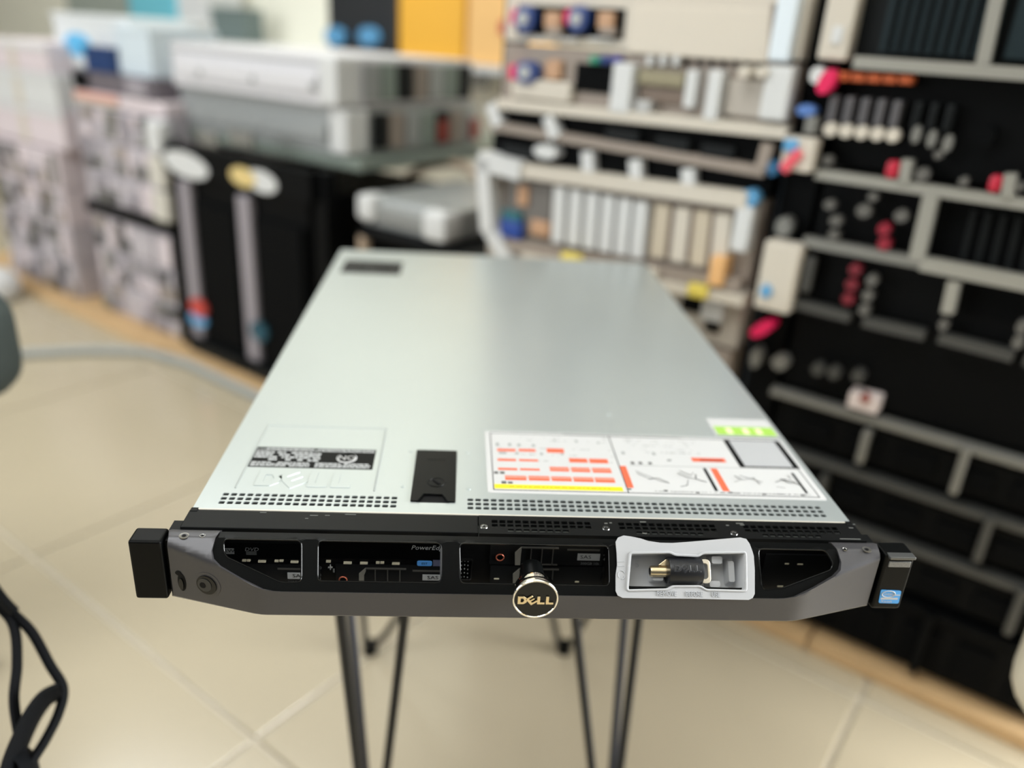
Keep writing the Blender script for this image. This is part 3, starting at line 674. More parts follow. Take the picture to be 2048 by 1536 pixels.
# ------------------------------------------------------------------ the row of racks and gear behind
_mc = {}
def bmesh_box(dx, dy, dz, m, bev):
    k = (round(dx, 4), round(dy, 4), round(dz, 4), m.name, bev)
    if k not in _mc:
        b = MB().box(-dx / 2, dx / 2, -dy / 2, dy / 2, -dz / 2, dz / 2); me = bpy.data.meshes.new('block'); me.from_pydata(b.v, [], b.f)
        if bev:
            bm = bmesh.new(); bm.from_mesh(me); bmesh.ops.bevel(bm, geom=bm.edges[:], offset=min(bev, dx * .45, dy * .45, dz * .45), segments=2, affect='EDGES', profile=.6); bm.to_mesh(me); bm.free()
        me.materials.append(m); _mc[k] = me
    return _mc[k]
class RT:
    """a thing standing in the row; parts are given in row coordinates (u along, v back, w up)"""
    def __init__(s, name, label, cat, u, v, w, group=None):
        s.o = thing(name, label, cat, rowpt(u, v, w), RANG, group); s.c = Vector((u, v, w))
    def box(s, name, m, u0, u1, v0, v1, w0, w1, bev=0, par=None):
        c = Vector(((u0 + u1) / 2, (v0 + v1) / 2, (w0 + w1) / 2)); me = bmesh_box(abs(u1 - u0), abs(v1 - v0), abs(w1 - w0), m, bev)
        o = bpy.data.objects.new(name, me); COL.objects.link(o); o.parent = par or s.o
        o.location = c - s.c - (par.location if par else Vector((0, 0, 0))); return o
    def px(s, name, m, x0, y0, x1, y1, V=0.0, d=.006, bev=.002, par=None):
        a = rect(x0, y0, x1, y1, V); return s.box(name, m, a[0], a[1], V - d, V + .004, a[2], a[3], bev, par)
    def mb(s, mb, name, m, par=None, **k):
        off = s.c + (par.location if par else Vector((0, 0, 0)))
        mb.v = [tuple(Vector(p) - off) for p in mb.v]; return mb.build(name, m, par or s.o, (0, 0, 0), **k)
def bar(T, name, m, a, b, th, V=0.0, d=.006, par=None):
    """bar between two read points on the front plane"""
    (u0, w0), (u1, w1) = uw(*a, V), uw(*b, V)
    d2 = Vector((u1 - u0, 0, w1 - w0)).normalized(); n = Vector((-d2.z, 0, d2.x)) * th / 2; A = Vector((u0, V, w0)); B = Vector((u1, V, w1)); Y = Vector((0, d, 0))
    mb = MB(); P = [A - n, B - n, B + n, A + n]
    mb.add([p - Y for p in P] + [p + Vector((0, .004, 0)) for p in P], [(0, 1, 2, 3), (7, 6, 5, 4), (0, 4, 5, 1), (1, 5, 6, 2), (2, 6, 7, 3), (3, 7, 4, 0)])
    return T.mb(mb, name, m, par)
def oval(T, name, m, x0, y0, x1, y1, V=0.0, d=.006, par=None, tilt=0):
    a = rect(x0, y0, x1, y1, V); cu, cw = (a[0] + a[1]) / 2, (a[2] + a[3]) / 2; ru, rw = (a[1] - a[0]) / 2, (a[3] - a[2]) / 2; mb = MB(); n = 16; vs = []
    for v in (V - d, V + .003):
        for i in range(n):
            t = 2 * math.pi * i / n; x, y = ru * math.cos(t), rw * math.sin(t); c, s_ = math.cos(tilt), math.sin(tilt)
            vs.append((cu + x * c - y * s_, v, cw + x * s_ + y * c))
    mb.add(vs, [tuple(range(n))[::-1], tuple(range(n, 2 * n))] + [(i, (i + 1) % n, n + (i + 1) % n, n + i) for i in range(n)])
    return T.mb(mb, name, m, par)

RBLK = mat('rack_black', (7, 8, 9), .5, spec=.1); RDK = mat('rack_dark_face', (18, 21, 22), .45, spec=.2); RVD = mat('rack_void', (4, 5, 6), .7, spec=.1)
RAIL = mat('rail_pale_steel', (158, 156, 148), .4, .3); RAILD = mat('rail_grey', (76, 76, 74), .45, .3); RAILM = mat('rail_mid', (128, 127, 122), .45, .3)
CREAM = mat('chassis_cream', (206, 198, 185), .5); CREAMW = mat('chassis_white', (212, 213, 213), .45); TAUPE = mat('chassis_taupe', (150, 138, 128), .5)
SILV = mat('chassis_silver', (196, 197, 198), .42, .35); SILD = mat('chassis_silver_dim', (160, 163, 163), .45, .35); MESH = mat('mesh_teal_black', (30, 42, 46), .5, noise=.4, nscale=260, spec=.2)
MAG = mat('latch_magenta', (226, 30, 90), .4); RED = mat('latch_red', (186, 34, 58), .4); NAVY = mat('handle_navy', (40, 66, 130), .4); TAN = mat('port_tan', (190, 150, 118), .5)
SKY = mat('tag_sky_blue', (96, 160, 206), .5); RUST = mat('strip_rust', (190, 92, 48), .5); LAV = mat('panel_lavender_grey', (160, 154, 161), .5, .2)
MOT = mat('panel_warm_grey', (196, 190, 196), .5, .2, noise=.35, nscale=38); PINK = mat('panel_pinkish', (216, 204, 208), .55); OLIVE = mat('bracket_olive', (146, 138, 112), .5)

# plywood plinth and cable on the floor
PLY = mat('plywood', (206, 172, 128), .6, noise=.15, nscale=20, stretch=(1, 12, 1))
for i, (ua, ub, lbl) in enumerate(((-.25, 1.62, 'pale plywood base sheet under the stacked gear at the left'), (2.02, 3.5, 'pale plywood base sheet under the two tall racks'))):
    T = RT('plywood_sheet', lbl, 'board', (ua + ub) / 2, .4, 0); n = 4 if i else 5
    for k in range(n):
        a, b = ua + (ub - ua) * k / n, ua + (ub - ua) * (k + 1) / n
        T.box('board', PLY, a + .002, b - .002, -.012, .95, .0, .022, .002)
cb = MB().tube([onz(*p, .012) for p in ((-60, 720), (60, 706), (180, 700), (290, 702), (380, 728), (450, 762), (530, 800), (640, 850))], .012, 8).build('floor_cable', mat('cable_grey', (158, 162, 160), .5), smooth=True)
setp(cb, 'flat grey cable running over the tiles in front of the plywood', 'cable')

# ---- right rack: frame, then units from top to bottom
FU0, FU1 = 2.575, 3.165
BTN = mat('button_dim', (96, 94, 90), .5)
T = RK1 = RT('equipment_rack', 'tall black rack frame at the right holding dark servers', 'rack', (FU0 + FU1) / 2, .4, .022)
for ua in (FU0, FU1 - .045):
    for va in (.03, .74): T.box('post', RBLK, ua, ua + .045, va, va + .045, .022, 1.92)
for ww in (.03, 1.88):
    T.box('cross_beam', RBLK, FU0, FU1, .03, .07, ww, ww + .04); T.box('cross_beam', RBLK, FU0, FU1, .745, .785, ww, ww + .04)
T.box('side_panel', mat('side_panel_navy', (24, 34, 46), .35), FU0 - .004, FU0, .03, .785, .022, 1.92)
for px0, py0, px1, py1, m, tl, nm in ((1510, 632, 1562, 668, RED, .75, 'red_tag'), (1532, 478, 1604, 616, CREAM, 0, 'paper_tag'), (1578, 272, 1640, 340, CREAM, 0, 'paper_tag')):
    (oval(T, nm, MAG if nm == 'red_tag' else m, px0, py0 + 6, px1, py1 - 6, .0, .028, None, tl) if tl else T.px(nm, m, px0, py0, px1, py1, .0, .03, .004))
oval(T, 'blue_dot', SKY, 1537, 560, 1560, 586, .0, .034); bar(T, 'pink_stripe', mat('stripe_coral', (228, 90, 104), .5), (1582, 336), (1616, 300), .012, .0, .036)
T.px('blue_patch', SKY, 1584, 276, 1612, 300, .0, .035)
for a in ((1560, 430, 1592, 470), (1510, 690, 1530, 730), (1552, 704, 1584, 734)): oval(T, 'knob', RAILM, *a, .02, .02)

U0, U1 = 2.632, 3.10
def unit(name, label, w0, w1, body=RBLK, d=.62, u0=U0, u1=U1, v=.02):
    t = RT(name, label, 'server', (u0 + u1) / 2, v + d / 2, w0); t.box('case', body, u0, u1, v, v + d, w0, w1, .002); return t
# top: mesh-fronted shelf unit with a cream ear
t = unit('disk_shelf', 'dark mesh-fronted disk shelf with cream ear, top of the right rack', .850, 1.02, RDK)
t.px('ear', CREAM, 1664, -60, 1724, 122, .02, .03, .004); t.px('ear_window', CREAMW, 1678, 55, 1700, 90, .02, .033)
t.box('mesh_panel', MESH, 2.668, 2.79, .0, .022, .862, 1.01); t.box('mesh_panel', MESH, 2.802, 3.09, .0, .022, .862, 1.01)
for k in range(9): t.box('mesh_rib', RBLK, 2.676 + k * .0125, 2.680 + k * .0125, -.004, .002, .864, 1.008)
bar(t, 'divider', RAIL, (2004, -40), (1968, 128), .014, .0, .012); bar(t, 'bottom_rail', RAIL, (1712, 124), (2075, 150), .014, .0, .012); bar(t, 'bottom_rail', RAIL, (2070, 150), (2300, 172), .014, .0, .012)
# eight caddy server
t = unit('caddy_server', 'black server with a row of pale-tipped drive caddies and an orange strip', .722, .848)
oval(t, 'magenta_pull', MAG, 1646, 136, 1676, 190, .0, .02, None, -.35); oval(t, 'white_button', CREAMW, 1628, 133, 1656, 168, .0, .018)
for k in range(5): t.px('orange_strip', RUST, 1682 + k * 31, 144 + k * 1.5, 1709 + k * 31, 162 + k * 1.5, .02, .024)  # strip of orange lettering in its own colour, no lamp
for k in range(8):
    x = 1676 + k * 31 + (k > 4) * 12; c = t.px('drive_caddy', mat('caddy_grey', (92, 90, 93), .5) if k < 5 else RDK, x - 9, 190 + k * 2.5, x + 8, 246 + k * 2.5, .02, .026, .003)
    if k < 5: oval(t, 'caddy_tip', CREAM, x - 24, 244 + k * 3, x + 3, 272 + k * 3, .0, .012)
    else: oval(t, 'caddy_tip', RAILM, x - 16, 250 + (k - 5) * 9, x + 2, 286 + (k - 5) * 9, .0, .012)
oval(t, 'port_hole', RVD, 1965, 250, 1995, 292, .02, .022); t.px('latch_tab', RAILM, 1616, 232, 1640, 268, .0, .015)
oval(t, 'blue_label', mat('label_blue', (86, 122, 186), .5), 1600, 208, 1638, 232, .0, .016)
# units with red latches
t = unit('twin_latch_server', 'black server under the caddy server, two crimson squares along its front', .626, .7145)
for x, y in ((1790, 338), (1994, 366)):
    t.px('crimson_latch', RED, x - 15, y - 18, x + 14, y + 18, .0, .014, .006); bar(t, 'silver_lever', RAIL, (x + 30, y - 20), (x + 22, y + 26), .012, .0, .016)
bar(t, 'top_rail', RAIL, (1636, 346), (2048, 406), .0125, .0, .012); bar(t, 'top_rail', RAIL, (2048, 406), (2330, 447), .0125, .0, .012)
for x, y, r in ((1660, 320, 10), (1848, 348, 14), (1930, 362, 10), (1880, 308, 9), (2040, 372, 10)): oval(t, 'front_button', BTN, x - r, y - r, x + r, y + r, .0, .012)
bar(t, 'divider', RAIL, (1866, 388), (1836, 518), .017, .0, .014)
for x, y, r in ((1664, 408, 11), (1676, 440, 12), (1672, 468, 11), (1732, 420, 15), (1806, 430, 14), (1750, 392, 10)): oval(t, 'front_button', BTN, x - r, y - r * .9, x + r, y + r * .9, .0, .012)
for y in (456, 485): oval(t, 'red_button', mat('button_crimson', (140, 26, 46), .4), 1760, y - 13, 1786, y + 13, .0, .014)
t.px('recess', RVD, 1880, 400, 2048, 540, .02, .002)
for k in range(5): bar(t, 'recess_slat', RDK, (1950 + k * 30, 420 + k * 5), (1926 + k * 30, 520 + k * 6), .006, .02, .008)
bar(t, 'bottom_rail', RAILM, (1612, 480), (1845, 524), .013, .0, .012); bar(t, 'bottom_rail', RAIL, (1845, 524), (2060, 566), .017, .0, .014); bar(t, 'bottom_rail', RAIL, (2060, 566), (2330, 618), .017, .0, .014)
t = unit('triple_latch_server', 'black server with a column of three dark red buttons, beside the cream tag', .540, .624)
for x, y in ((1716, 536), (1709, 566), (1702, 594)): oval(t, 'red_button', mat('latch_dark_red', (112, 22, 38), .4), x - 13, y - 12, x + 12, y + 12, .0, .014)
for x, y in ((1748, 558), (1740, 588), (1733, 616)): oval(t, 'front_button', BTN, x - 11, y - 12, x + 11, y + 12, .0, .013)
bar(t, 'silver_lever', RAIL, (1912, 560), (1898, 622), .014, .0, .016); oval(t, 'front_button', BTN, 1880, 634, 1900, 658, .0, .012)
t.px('grey_module', RAILD, 1605, 510, 1630, 584, .0, .01, .003); t.px('recess', RVD, 1930, 560, 2048, 640, .02, .002)
for a, b in (((1592, 604), (1704, 632)), ((1730, 640), (1852, 668)), ((1880, 672), (2028, 710)), ((2050, 716), (2300, 778))): bar(t, 'bottom_rail', RAILD, a, b, .013, .0, .012)
for x, y in ((2038, 680), (2046, 650)): oval(t, 'front_button', BTN, x - 12, y - 14, x + 12, y + 14, .0, .014)
t = unit('labelled_server', 'plain black server with one small white label, middle of the right rack', .408, .538)
t.px('white_label', mat('label_offwhite', (222, 208, 204), .5), 1704, 778, 1768, 812, .02, .026, .003); oval(t, 'label_mark', mat('label_mark', (150, 80, 70), .5), 1722, 786, 1744, 802, .0, .01)
for x, y in ((1640, 735), (1672, 742), (1720, 748)): oval(t, 'front_button', RAILD, x - 13, y - 13, x + 13, y + 13, .0, .012)
for i, (wa, wb, lbl) in enumerate(((.322, .404, 'black server between grey rails, just under the labelled one'), (.238, .318, 'black server second below the labelled one, low in the right rack'), (.150, .234, 'black server just above the thick power unit in the right rack'), (.030, .146, 'thick black power unit at the bottom of the right rack'))):
    t = unit('dark_server', lbl, wa, wb); rl = (RAILM, RAILD, RAILD, RBLK)[i]
    t.box('top_rail', rl, U0 - .01, U1, .0, .022, wb - .013, wb - .002, .002); t.box('front_plate', RBLK, U0 + .02, U1 - .02, .01, .022, wa + .01, wb - .02, .002)
    for k, uu in enumerate(((2.76, 2.88), (2.72, 2.93), (2.80, 2.99), (2.7, 2.9))[i]):
        t.box('handle', rl, uu, uu + .011, -.012, .012, wa + .012, wb - (.0 if k % 2 else .02), .003)
    for k in range(6): t.box('grille_slot', RVD, U0 + .035 + k * .07, U0 + .085 + k * .07, .004, .012, wa + .02, wb - .035, .002)
for k in range(9):          # upper part of the rack, above the picture
    wa = 1.03 + k * .092
    c = RK1.box('upper_unit', RDK, U0, U1, .02, .64, wa, wa + .086, .002); RK1.box('upper_rail', RAILD, U0, U1, .0, .022, wa + .074, wa + .084, .002)

# ---- middle rack
GU0, GU1 = 2.06, 2.57
T = RK2 = RT('open_rack', 'black open rack frame in the middle holding cream chassis', 'rack', (GU0 + GU1) / 2, .4, .022)
for ua in (GU0, GU1 - .03):
    for va in (.05, .70): T.box('post', RBLK, ua, ua + .03, va, va + .03, .022, 1.86)
for ww in (.03, .33, 1.82): T.box('cross_beam', RBLK, GU0, GU1, .05, .08, ww, ww + .03); T.box('cross_beam', RBLK, GU0, GU1, .70, .73, ww, ww + .03)
T.box('back_panel', RVD, GU0 + .03, GU1 - .03, .70, .705, .06, 1.82)
oval(T, 'blue_dot', SKY, 1492, 376, 1526, 410, .0, .02); oval(T, 'blue_dot', mat('dot_dark_blue', (40, 96, 136), .5), 1544, 318, 1566, 350, .0, .02)
t = unit('power_chassis', 'cream chassis with two magenta and blue power modules, top of the middle rack', .846, .985, CREAM, .6, 2.10, 2.575, .0)
t.px('port_bay', RVD, 1036, 14, 1250, 74, .0, .003)
for x in (1036, 1142):
    t.px('magenta_latch', MAG, x - 4, 20, x + 18, 50, .0, .016, .004); oval(t, 'blue_handle', NAVY, x + 8, 12, x + 44, 66, .0, .02); oval(t, 'handle_hole', LGREY, x + 16, 26, x + 36, 52, .0, .024)
    t.px('tan_port', TAN, x + 60, 24, x + 92, 58, .0, .012, .004); t.px('dark_port', TAUPE, x + 64, 56, x + 96, 72, .0, .014, .003)
t.px('blank_panel', mat('panel_pale_cream', (212, 203, 189), .5), 1264, 14, 1548, 116, .0, .008, .002); t.px('ear', mat('ear_bluish_white', (222, 232, 240), .45), 1556, -20, 1598, 124, .0, .02, .004)
bar(t, 'seam', TAUPE, (1552, 8), (1544, 118), .004, .0, .012)
for k in range(3): t.px('label_strip', CREAMW, 1040 + k * 70, 76, 1090 + k * 70, 82, .0, .006)
t = unit('port_server', 'cream server with open bays and white brackets, second from the top of the middle rack', .757, .842, TAUPE, .6, 2.10, 2.575, .0)
t.px('magenta_latch', MAG, 1028, 130, 1048, 160, .0, .016, .004); oval(t, 'blue_handle', NAVY, 1044, 122, 1086, 168, .0, .02); oval(t, 'handle_hole', LGREY, 1054, 132, 1076, 158, .0, .024)
t.px('tan_port', TAN, 1098, 120, 1128, 160, .0, .012, .004); t.px('cream_block', CREAM, 1032, 160, 1150, 200, .0, .014, .004); t.px('dark_bay', RVD, 1152, 128, 1236, 186, .0, .004)
for i, m in enumerate((mat('port_green', (60, 150, 120), .5), NAVY, mat('port_violet', (70, 70, 150), .5))): t.px('colour_port', m, 1186 + i * 22, 112, 1204 + i * 22, 128, .0, .012, .003)
for k in range(3): t.px('slot_cover', CREAMW, 1300 + k * 26, 112, 1312 + k * 26, 132, .0, .012, .002)
t.px('white_bracket', CREAMW, 1236, 126, 1276, 226, .0, .022, .004); t.px('olive_bracket', OLIVE, 1282, 142, 1376, 172, .0, .012, .003); t.px('brown_bay', mat('bay_brown', (120, 104, 92), .5), 1284, 174, 1376, 206, .0, .006)
t.px('white_bracket', CREAMW, 1380, 140, 1402, 216, .0, .018, .003); t.px('white_bracket', CREAMW, 1424, 140, 1452, 240, .0, .022, .003); t.px('grey_plate', mat('plate_warm', (180, 172, 162), .5), 1456, 160, 1536, 234, .0, .008)
t.px('ear', CREAMW, 1538, 132, 1590, 240, .0, .026, .004); t.px('white_tag', WHITE, 1284, 200, 1312, 228, .0, .02)
for x in (1506, 1541): oval(t, 'thumb_screw', CREAM, x - 12, 132, x + 12, 156, .0, .034)
for k in range(10): t.px('vent_slot', RVD, 1300 + k * 24, 120, 1308 + k * 24, 134, .0, .006)
bar(t, 'bottom_flange', CREAM, (1008, 206), (1582, 264), .016, .0, .02)
t = unit('slotted_shelf', 'black open shelf with white uprights and taupe lip, under the cream servers', .708, .752, RVD, .5, 2.085, 2.572, .0)
bar(t, 'lip', TAUPE, (992, 250), (1535, 342), .014, .0, .016)
for x, y in ((1000, 226), (1114, 250)): bar(t, 'upright', CREAMW, (x - 8, y - 18), (x + 8, y + 24), .02, .0, .018)
for x, y in ((1250, 274), (1350, 290), (1440, 306)): t.px('dark_module', RDK, x - 34, y - 16, x + 34, y + 18, .0, .01, .003)
bar(t, 'upright', TAUPE, (1544, 286), (1530, 336), .016, .0, .018)
t = unit('divided_shelf', 'black shelf divided by pale uprights, right above the chassis with white slot covers', .668, .704, RVD, .5, 2.085, 2.565, .0)
for x, y in ((1186, 328), (1281, 344), (1386, 362)): bar(t, 'upright', CREAMW, (x - 2, y - 26), (x, y + 24), .02, .0, .016)
oval(t, 'white_handle', CREAMW, 1082, 288, 1128, 316, .0, .022); t.px('dark_module', RDK, 1010, 292, 1078, 316, .0, .01, .003)
t = unit('expansion_chassis', 'white chassis with a row of upright white slot covers, middle of the middle rack', .545, .665, TAUPE, .6, 2.085, 2.56, .0)
bar(t, 'frame_bar', CREAMW, (978, 318), (1060, 340), .03, .0, .03); bar(t, 'frame_bar', CREAM, (1050, 338), (1505, 398), .022, .0, .024)
bar(t, 'frame_bar', CREAMW, (984, 316), (994, 460), .026, .0, .03); bar(t, 'frame_bar', CREAMW, (996, 456), (1034, 520), .022, .0, .03)
t.px('dark_bay', mat('bay_grey', (112, 108, 104), .5), 1012, 360, 1104, 470, .0, .004); t.px('blue_socket', mat('socket_blue', (36, 70, 150), .4), 1010, 438, 1052, 474, .0, .016, .004); t.px('teal_socket', mat('socket_teal', (36, 100, 110), .4), 1012, 420, 1050, 440, .0, .014, .003)
for a in ((1040, 370, 1062, 412), (1066, 440, 1104, 472)): t.px('tan_port', TAN, *a, .0, .01, .004)
for k in range(6): bar(t, 'slot_cover', CREAMW, (1130 + k * 32.5, 372 + k * 6), (1124 + k * 31.5, 482 + k * 6), .0215, .0, .016)
for k in range(4): bar(t, 'slot_cover', (mat('cover_sand', (196, 184, 164), .5), CREAM)[k % 2], (1334 + k * 40, 408 + k * 6), (1322 + k * 40, 512 + k * 8), .024, .0, .014)
for k in range(3): bar(t, 'slot_gap', mat('gap_brown', (96, 78, 70), .6), (1352 + k * 40, 410 + k * 6), (1342 + k * 40, 510 + k * 8), .008, .0, .012)
t.px('frame_end', CREAMW, 1478, 408, 1512, 500, .0, .024, .004); bar(t, 'frame_bar', TAUPE, (1020, 486), (1490, 568), .02, .0, .02)
t = unit('cabled_chassis', 'pale chassis with yellow tabs partly hidden by the server cover', .445, .541, mat('case_warm_grey', (168, 160, 150), .5), .6, 2.085, 2.56, .0)
bar(t, 'top_lip', CREAM, (1060, 510), (1500, 596), .016, .0, .026)
for a in ((1142, 502, 1180, 526), (1392, 562, 1432, 588)): t.px('yellow_tab', mat('tab_yellow', (226, 206, 96), .5), *a, .0, .034, .004)
t.px('orange_tab', mat('tab_orange', (228, 178, 120), .5), 1434, 506, 1464, 566, .0, .03, .004); t.px('grey_module', SILV, 1408, 602, 1452, 640, .0, .012, .003); t.px('dark_bay', RVD, 1366, 590, 1404, 622, .0, .008); t.px('cream_block', CREAM, 1300, 530, 1330, 566, .0, .034, .004)
t.px('dark_bay', RVD, 1412, 644, 1440, 662, .0, .008)
t = unit('lower_chassis', 'grey chassis low in the middle rack, almost hidden behind the server', .34, .44, TAUPE, .6, 2.085, 2.555, .0)
t.box('front_plate', RDK, 2.10, 2.5, -.008, .0, .355, .42, .002)
for k in range(8):
    wa = .99 + k * .1
    RK2.box('upper_unit', mat('chassis_mid_grey', (92, 96, 96), .5), 2.10, 2.568, .0, .6, wa, wa + .092, .002); RK2.box('upper_face', RDK, 2.12, 2.55, -.008, .0, wa + .012, wa + .08, .002)

# ---- table at the left with two long silver servers, two towers below
TAB = mat('table_grey_green', (124, 134, 126), .3); TABE = mat('table_edge', (150, 160, 152), .35)
T = RT('side_table', 'grey-green table carrying the long silver servers', 'table', 1.3, .4, 0)
T.box('table_top', TAB, .98, 1.64, .12, .82, .566, .592, .004); T.box('apron', RBLK, 1.03, 1.58, .03, .05, .50, .566)
for ua in (.99, 1.57):
    for va in (.05, .74): T.box('leg', RBLK, ua, ua + .035, va, va + .035, .0225, .566)
for x0, x1 in ((400, 436), (462, 506)): T.px('apron_mark', RAILM, x0, 262, x1, 292, .03, .006, .003)
def long_server(name, label, u0, u1, v0, w0, m, seed):
    t = RT(name, label, 'server', (u0 + u1) / 2, v0 + .22, w0); t.box('case', m, u0, u1, v0, v0 + .44, w0, w0 + .1, .003); r = random.Random(seed)
    t.box('lid_seam', SILD, u0, u1, v0 - .002, v0 + .001, w0 + .08, w0 + .084); t.box('side_rail', m, u0 + .03, u1 - .06, v0 - .01, v0 + .001, w0 + .024, w0 + .062, .003)
    t.box('end_cap', CREAMW, u1 - .05, u1 + .004, v0 - .006, v0 + .06, w0 + .004, w0 + .098, .006)
    for k in range(3): t.box('rail_screw', SILD, u0 + .12 + k * .2, u0 + .135 + k * .2, v0 - .013, v0 - .008, w0 + .03, w0 + .044, .003)
    for k in range(7): t.box('end_module', (mat('module_green_grey', (130, 142, 134), .4), RDK, TAUPE, SILD)[(k + seed) % 4], u1, u1 + .01, v0 + .07 + k * .052, v0 + .115 + k * .052, w0 + .012, w0 + .088, .003)
    return t
a = long_server('long_server', 'long grey server lying on the table, lower of the two', .99, 1.60, .12, .593, SILD, 1)
for V_ in (.40, .52): a.box('red_led', mat('led_brick_red', (150, 60, 50), .5), 1.61, 1.618, V_, V_ + .03, .61, .66, .003)  # red LEDs, their glow painted as plain brick-red blocks
b = long_server('long_server', 'long whitish server lying on top of the grey one', 1.0, 1.595, .10, .6945, mat('server_white', (216, 215, 219), .4), 3)
def tower(name, label, u0, u1, sticker, lab2):
    t = RT(name, label, 'computer', (u0 + u1) / 2, .28, .023); t.box('case', RBLK, u0, u1, .065, .49, .023, .497, .004)
    t.box('corner_strip', LAV, u0, u0 + .045, .045, .066, .06, .475, .006); t.box('front_door', RVD, u0 + .055, u1 - .012, .05, .066, .06, .43, .004); t.box('foot_plate', RDK, u0, u1, .03, .07, .024, .055, .004)
    return t
t1 = tower('tower_server', 'black tower computer with grey corner strip, red and blue sticker near its foot', 1.055, 1.285, 0, 0)
oval(t1, 'white_label', CREAMW, 336, 304, 424, 354, .04, .012, None, -.06); oval(t1, 'red_sticker', mat('sticker_red', (196, 72, 64), .5), 383, 598, 414, 632, .045, .006); oval(t1, 'blue_sticker', SKY, 380, 626, 414, 652, .045, .004)
t2 = tower('tower_server', 'black tower computer with grey corner strip and a yellowish label, nearer the table end', 1.295, 1.53, 0, 0)
oval(t2, 'white_label', CREAMW, 500, 340, 562, 384, .04, .012, None, -.06); oval(t2, 'yellow_label', mat('label_straw', (220, 196, 132), .5), 470, 334, 520, 372, .04, .014, None, -.06); oval(t2, 'teal_sticker', mat('sticker_teal', (30, 76, 92), .5), 504, 644, 536, 682, .045, .006)

# ---- white box with an arched chair behind, between table and middle rack
T = RT('tube_chair', 'chair with a beige bent tube frame and black seat under the white box', 'chair', 1.80, .28, 0)
CHB = mat('chair_beige', (178, 158, 138), .45)
def tubepx(T, name, m, pts, V, r, par=None): return T.mb(MB().tube([(uw(x, y, V)[0], V, uw(x, y, V)[1]) for x, y in pts], r, 8), name, m, par, smooth=True)
tubepx(T, 'back_arch', CHB, ((800, 372), (826, 346), (860, 330), (896, 325), (930, 332), (952, 350), (962, 392)), .42, .011)
ua, wa = uw(735, 470, .1); ub, wb = uw(972, 480, .1); sd = uw(850, 470, .1)[1]
T.box('seat', RBLK, ua - .01, ub + .01, .08, .46, sd - .035, sd - .01, .008)
for uu in (ua, ub):
    for vv in (.09, .44): T.mb(MB().tube([(uu, vv, .0), (uu, vv, sd - .03)], .013, 8), 'leg', CHB, smooth=True)
T.box('arch_post', CHB, ua + .06, ua + .08, .425, .445, sd - .02, uw(800, 372, .42)[1], .004); T.box('arch_post', CHB, ub - .1, ub - .08, .425, .445, sd - .02, uw(962, 392, .42)[1], .004)
uL, uR = uw(722, 400, .1)[0], uw(900, 420, .1)[0]; wt = sd - .0095
T = RT('white_box_device', 'flat pale device with white rounded ends on the chair seat', 'device', (uL + uR) / 2, .25, wt)
T.box('body', SILD, uL, uR, .1, .42, wt, wt + .066, .012); T.box('end_cap', CREAMW, uL - .002, uL + .05, .085, .14, wt + .012, wt + .068, .014); T.box('end_cap', CREAMW, uR - .06, uR + .004, .08, .14, wt + .004, wt + .066, .016); T.box('front_slot', RAILM, uL + .06, uR - .07, .096, .102, wt + .02, wt + .03)
T = RT('black_cabinet', 'low black cabinet in the shade between table and middle rack', 'cabinet', 1.78, .72, 0)
T.box('case', RBLK, 1.66, 2.02, .50, .95, .0, .50, .006); T.box('door', mat('door_dark_violet', (40, 40, 46), .5), 1.675, 2.005, .49, .502, .02, .48, .004); T.box('handle', RAILD, 1.95, 1.965, .478, .492, .25, .36, .003)

# ---- stacks at the far left
def mottled(name, label, u0, u1, w0, w1, seed, base=MOT, v=.06, d=.5):
    t = unit(name, label, w0, w1, base, d, u0, u1, v); r = random.Random(seed); x = u0 + .012
    while x < u1 - .03:
        L = r.uniform(.02, .055); L = min(L, u1 - .008 - x); m = r.choice((RAILD, RAILM, LAV, LAV, MOT, MOT, PINK, RAILM)); h = r.choice((.5, .5, 1))
        if h == 1: t.box('bay', m, x, x + L - .004, v - r.uniform(.002, .012), v + .002, w0 + .008, w1 - .008, .003)
        else:
            for k in (0, 1): t.box('port', r.choice((RAILD, RAILM, LAV, MOT, MOT, PINK, LAV, TAUPE)), x, x + L - .004, v - r.uniform(.002, .014), v + .002, w0 + .008 + k * (w1 - w0) * .47, w0 + (w1 - w0) * (.42 + k * .48), .003)
        x += L
    return t
ordn = ('bottom', 'second', 'third', 'fourth', 'fifth', 'top')
for k in range(3): mottled('grey_chassis', 'grey chassis with many ports, ' + ordn[k] + ' from the bottom of the stack beside the towers', .575, 1.01, .023 + k * .098, .117 + k * .098, 20 + k)
t = unit('dark_gap_block', 'black block painted as the dark gap halfway up the stack beside the towers', .318, .352, RVD, .5, .575, 1.015, .055); t.box('front_edge', RBLK, .575, 1.015, .045, .056, .32, .348)  # solid black block painting the shaded gap between the stacked chassis
for k in range(3):
    t = mottled('grey_chassis', 'grey chassis with many ports, ' + ('first', 'second', 'third')[k] + ' above the dark gap', .575, 1.015, .353 + k * .088, .438 + k * .088, 30 + k)
    if k < 2: t.box('ear', mat('ear_bone', (206, 202, 192), .5), .955, 1.02, .03, .062, .358 + k * .088, .436 + k * .088, .008)
    else: t.box('ear', CREAMW, .975, 1.035, .02, .062, .532, .612, .012)
t = unit('pink_banded_chassis', 'flat chassis with a pinkish and cream front band, stacked left of the silver servers', .618, .65, PINK, .5, .575, 1.01, .06); t.box('salmon_band', mat('band_salmon', (214, 160, 146), .5), .59, .80, .05, .061, .63, .648, .002); t.box('cream_band', CREAM, .59, .80, .048, .061, .62, .63, .002)
